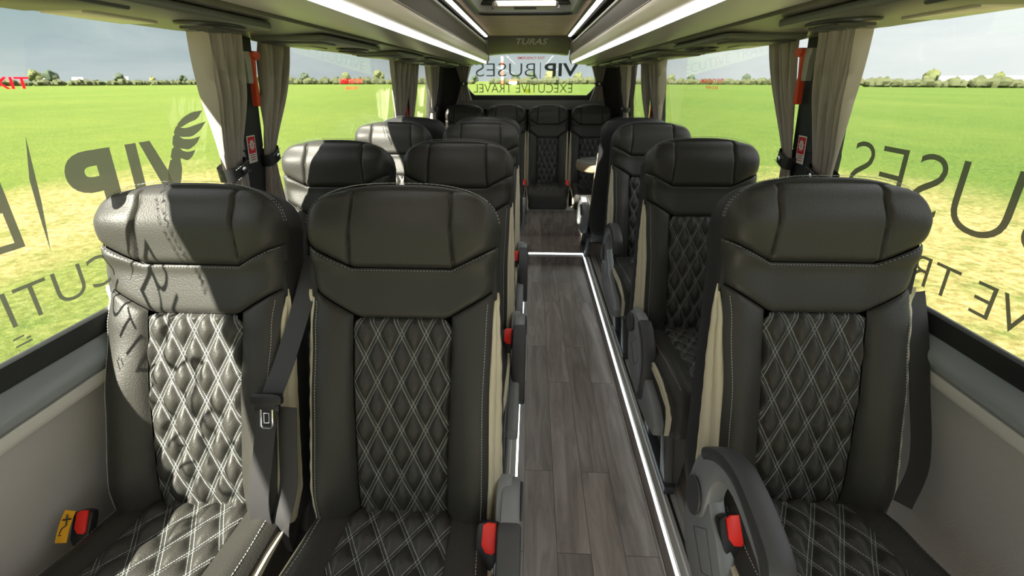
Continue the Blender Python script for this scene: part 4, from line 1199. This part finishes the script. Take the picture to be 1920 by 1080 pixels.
# ------------------------------------------------------------------ outside: field, hedges, trees, barns, mast
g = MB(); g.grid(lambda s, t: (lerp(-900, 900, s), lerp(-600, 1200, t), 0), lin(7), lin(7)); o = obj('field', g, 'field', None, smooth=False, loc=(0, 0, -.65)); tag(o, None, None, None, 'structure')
def blob(mb, c, r, seed, n=10, k=7, sq=.8):
    rnd = random.Random(seed); ph = [(rnd.uniform(0, 6.3), rnd.uniform(1.5, 4), rnd.uniform(1.5, 4)) for _ in range(4)]
    vs = []
    for j in range(k + 1):
        th = PI * j / k
        for i in range(n):
            a = 2 * PI * i / n; rr = r * (1 + .16 * sum(math.sin(p + f * a + g_ * th) for p, f, g_ in [(p, round(f), g_) for p, f, g_ in ph]) / 1.6)
            vs.append((c[0] + rr * math.sin(th) * math.cos(a), c[1] + rr * math.sin(th) * math.sin(a), c[2] + rr * sq * math.cos(th)))
    mb.add(vs, [(j * n + i, j * n + (i + 1) % n, (j + 1) * n + (i + 1) % n, (j + 1) * n + i) for j in range(k) for i in range(n)])
def hedge(p0, p1, h, label, seed):
    p0, p1 = Vector(p0), Vector(p1); L = (p1 - p0).length; rnd = random.Random(seed); n = int(L / (h * .55)); c0 = (p0 + p1) / 2
    root = MB()
    for i in range(n):
        q = p0.lerp(p1, (i + rnd.random()) / n); rr = h * rnd.uniform(.45, .72); blob(root, (q.x - c0.x, q.y - c0.y, rr * .55), rr, seed * 100 + i, 8, 5)
    o = obj('hedge', root, 'hedge', None, loc=(c0.x, c0.y, -.65)); tag(o, label, 'hedge', 'far hedges')
hedge((-330, 40), (-170, 260), 2.8, 'far hedge along the horizon seen through the left front window', 1)
hedge((-160, 272), (-38, 300), 4.0, 'far hedge along the horizon seen through the second left window', 2)
hedge((-26, 306), (52, 310), 4.2, 'far hedge across the horizon behind the rear window', 3)
hedge((60, 300), (175, 235), 3.4, 'far hedge on the horizon through the second right window', 4)
hedge((120, 175), (260, 80), 3.2, 'far hedge on the horizon through the right front window', 5)
def tree(x, y, h, mat, label, seed):
    t = empty('tree', (x, y, -.65)); tag(t, label, 'tree', 'trees on the horizon')
    m = MB(); blob(m, (0, 0, h * .62), h * .40, seed, 14, 9, .95); blob(m, (h * .22, .1, h * .5), h * .27, seed + 1); blob(m, (-h * .24, 0, h * .48), h * .26, seed + 2); obj('crown', m, mat, t)
    m = MB(); m.tube([(0, 0, 0), (0, 0, h * .4)], h * .05, 7); obj('trunk', m, 'table_rim', t)
k = 0
rnd = random.Random(5)
for (x0, y0, x1, y1, n, h0, h1, where) in ((-330, 60, -180, 270, 20, 3.5, 6.5, 'left front'), (-175, 285, -15, 315, 12, 4, 8, 'second left'), (-15, 330, 60, 330, 7, 4.5, 8, 'rear'), (65, 310, 170, 250, 8, 4, 6.5, 'second right'), (135, 185, 260, 95, 8, 3, 6.0, 'right front')):
    for i in range(n):
        if i % 4 == 3: continue
        f = (i + rnd.uniform(.25, .75)) / n; mt = rnd.choice(['tree_a', 'tree_b', 'tree_c'])
        nm = {'tree_a': 'olive green', 'tree_b': 'dark green', 'tree_c': 'pale yellow-green'}[mt]
        tree(lerp(x0, x1, f), lerp(y0, y1, f) + rnd.uniform(-4, 4), rnd.uniform(h0, h1), mt, 'small distant %s tree on the horizon behind the %s window' % (nm, where), 50 + k * 3); k += 1
def barn(x, y, w, d, h, ang, label, rf='roof'):
    t = empty('barn', (x, y, -.65), ang); tag(t, label, 'building', 'distant farm buildings')
    m = MB(); m.box((-w / 2, -d / 2, 0), (w / 2, d / 2, h)); obj('wall', m, 'barn', t, smooth=False)
    m = MB(); m.prism([(-d / 2 - .3, h), (d / 2 + .3, h), (0, h * 1.45)], 'x', -w / 2 - .3, w / 2 + .3); obj('roof', m, rf, t, smooth=False)
barn(-238, 222, 6, 5, 2.2, .7, 'small white barn on the left horizon', 'barn')
barn(-229, 230, 3.5, 4, 2.4, .7, 'tiny white barn right of the larger left one', 'barn')
barn(-262, 190, 5, 6, 2.6, .7, 'tan-roofed farmhouse on the left horizon')
barn(-215, 240, 5, 6, 2.6, .7, 'tan-roofed house between trees on the left horizon')
barn(235, 190, 120, 12, 2.7, -.8, 'long white polytunnel on the right horizon', 'barn')
t = empty('radio_mast', (-17.4, 276, -.65)); tag(t, 'tall red and white striped mast seen through the rear window', 'mast')
for i in range(6):
    m = MB(); m.box((-.55, -.5, i * 2.4), (.55, .5, (i + 1) * 2.4)); tag(obj('mast_section', m, 'mast_red' if i % 2 == 0 else 'mast_white', t, smooth=False), 'red section' if i % 2 == 0 else 'white section')
t = empty('roadside_cabin', (-11.2, 276, -.65)); tag(t, 'small red and white cabin beside the striped mast', 'cabin')
m = MB(); m.box((-2.2, -1.5, 0), (2.2, 1.5, 1.6)); obj('wall', m, 'mast_white', t, smooth=False)
m = MB(); m.box((-2.2, -1.6, 1.6), (2.2, 1.6, 2.5)); obj('roof', m, 'mast_red', t, smooth=False)
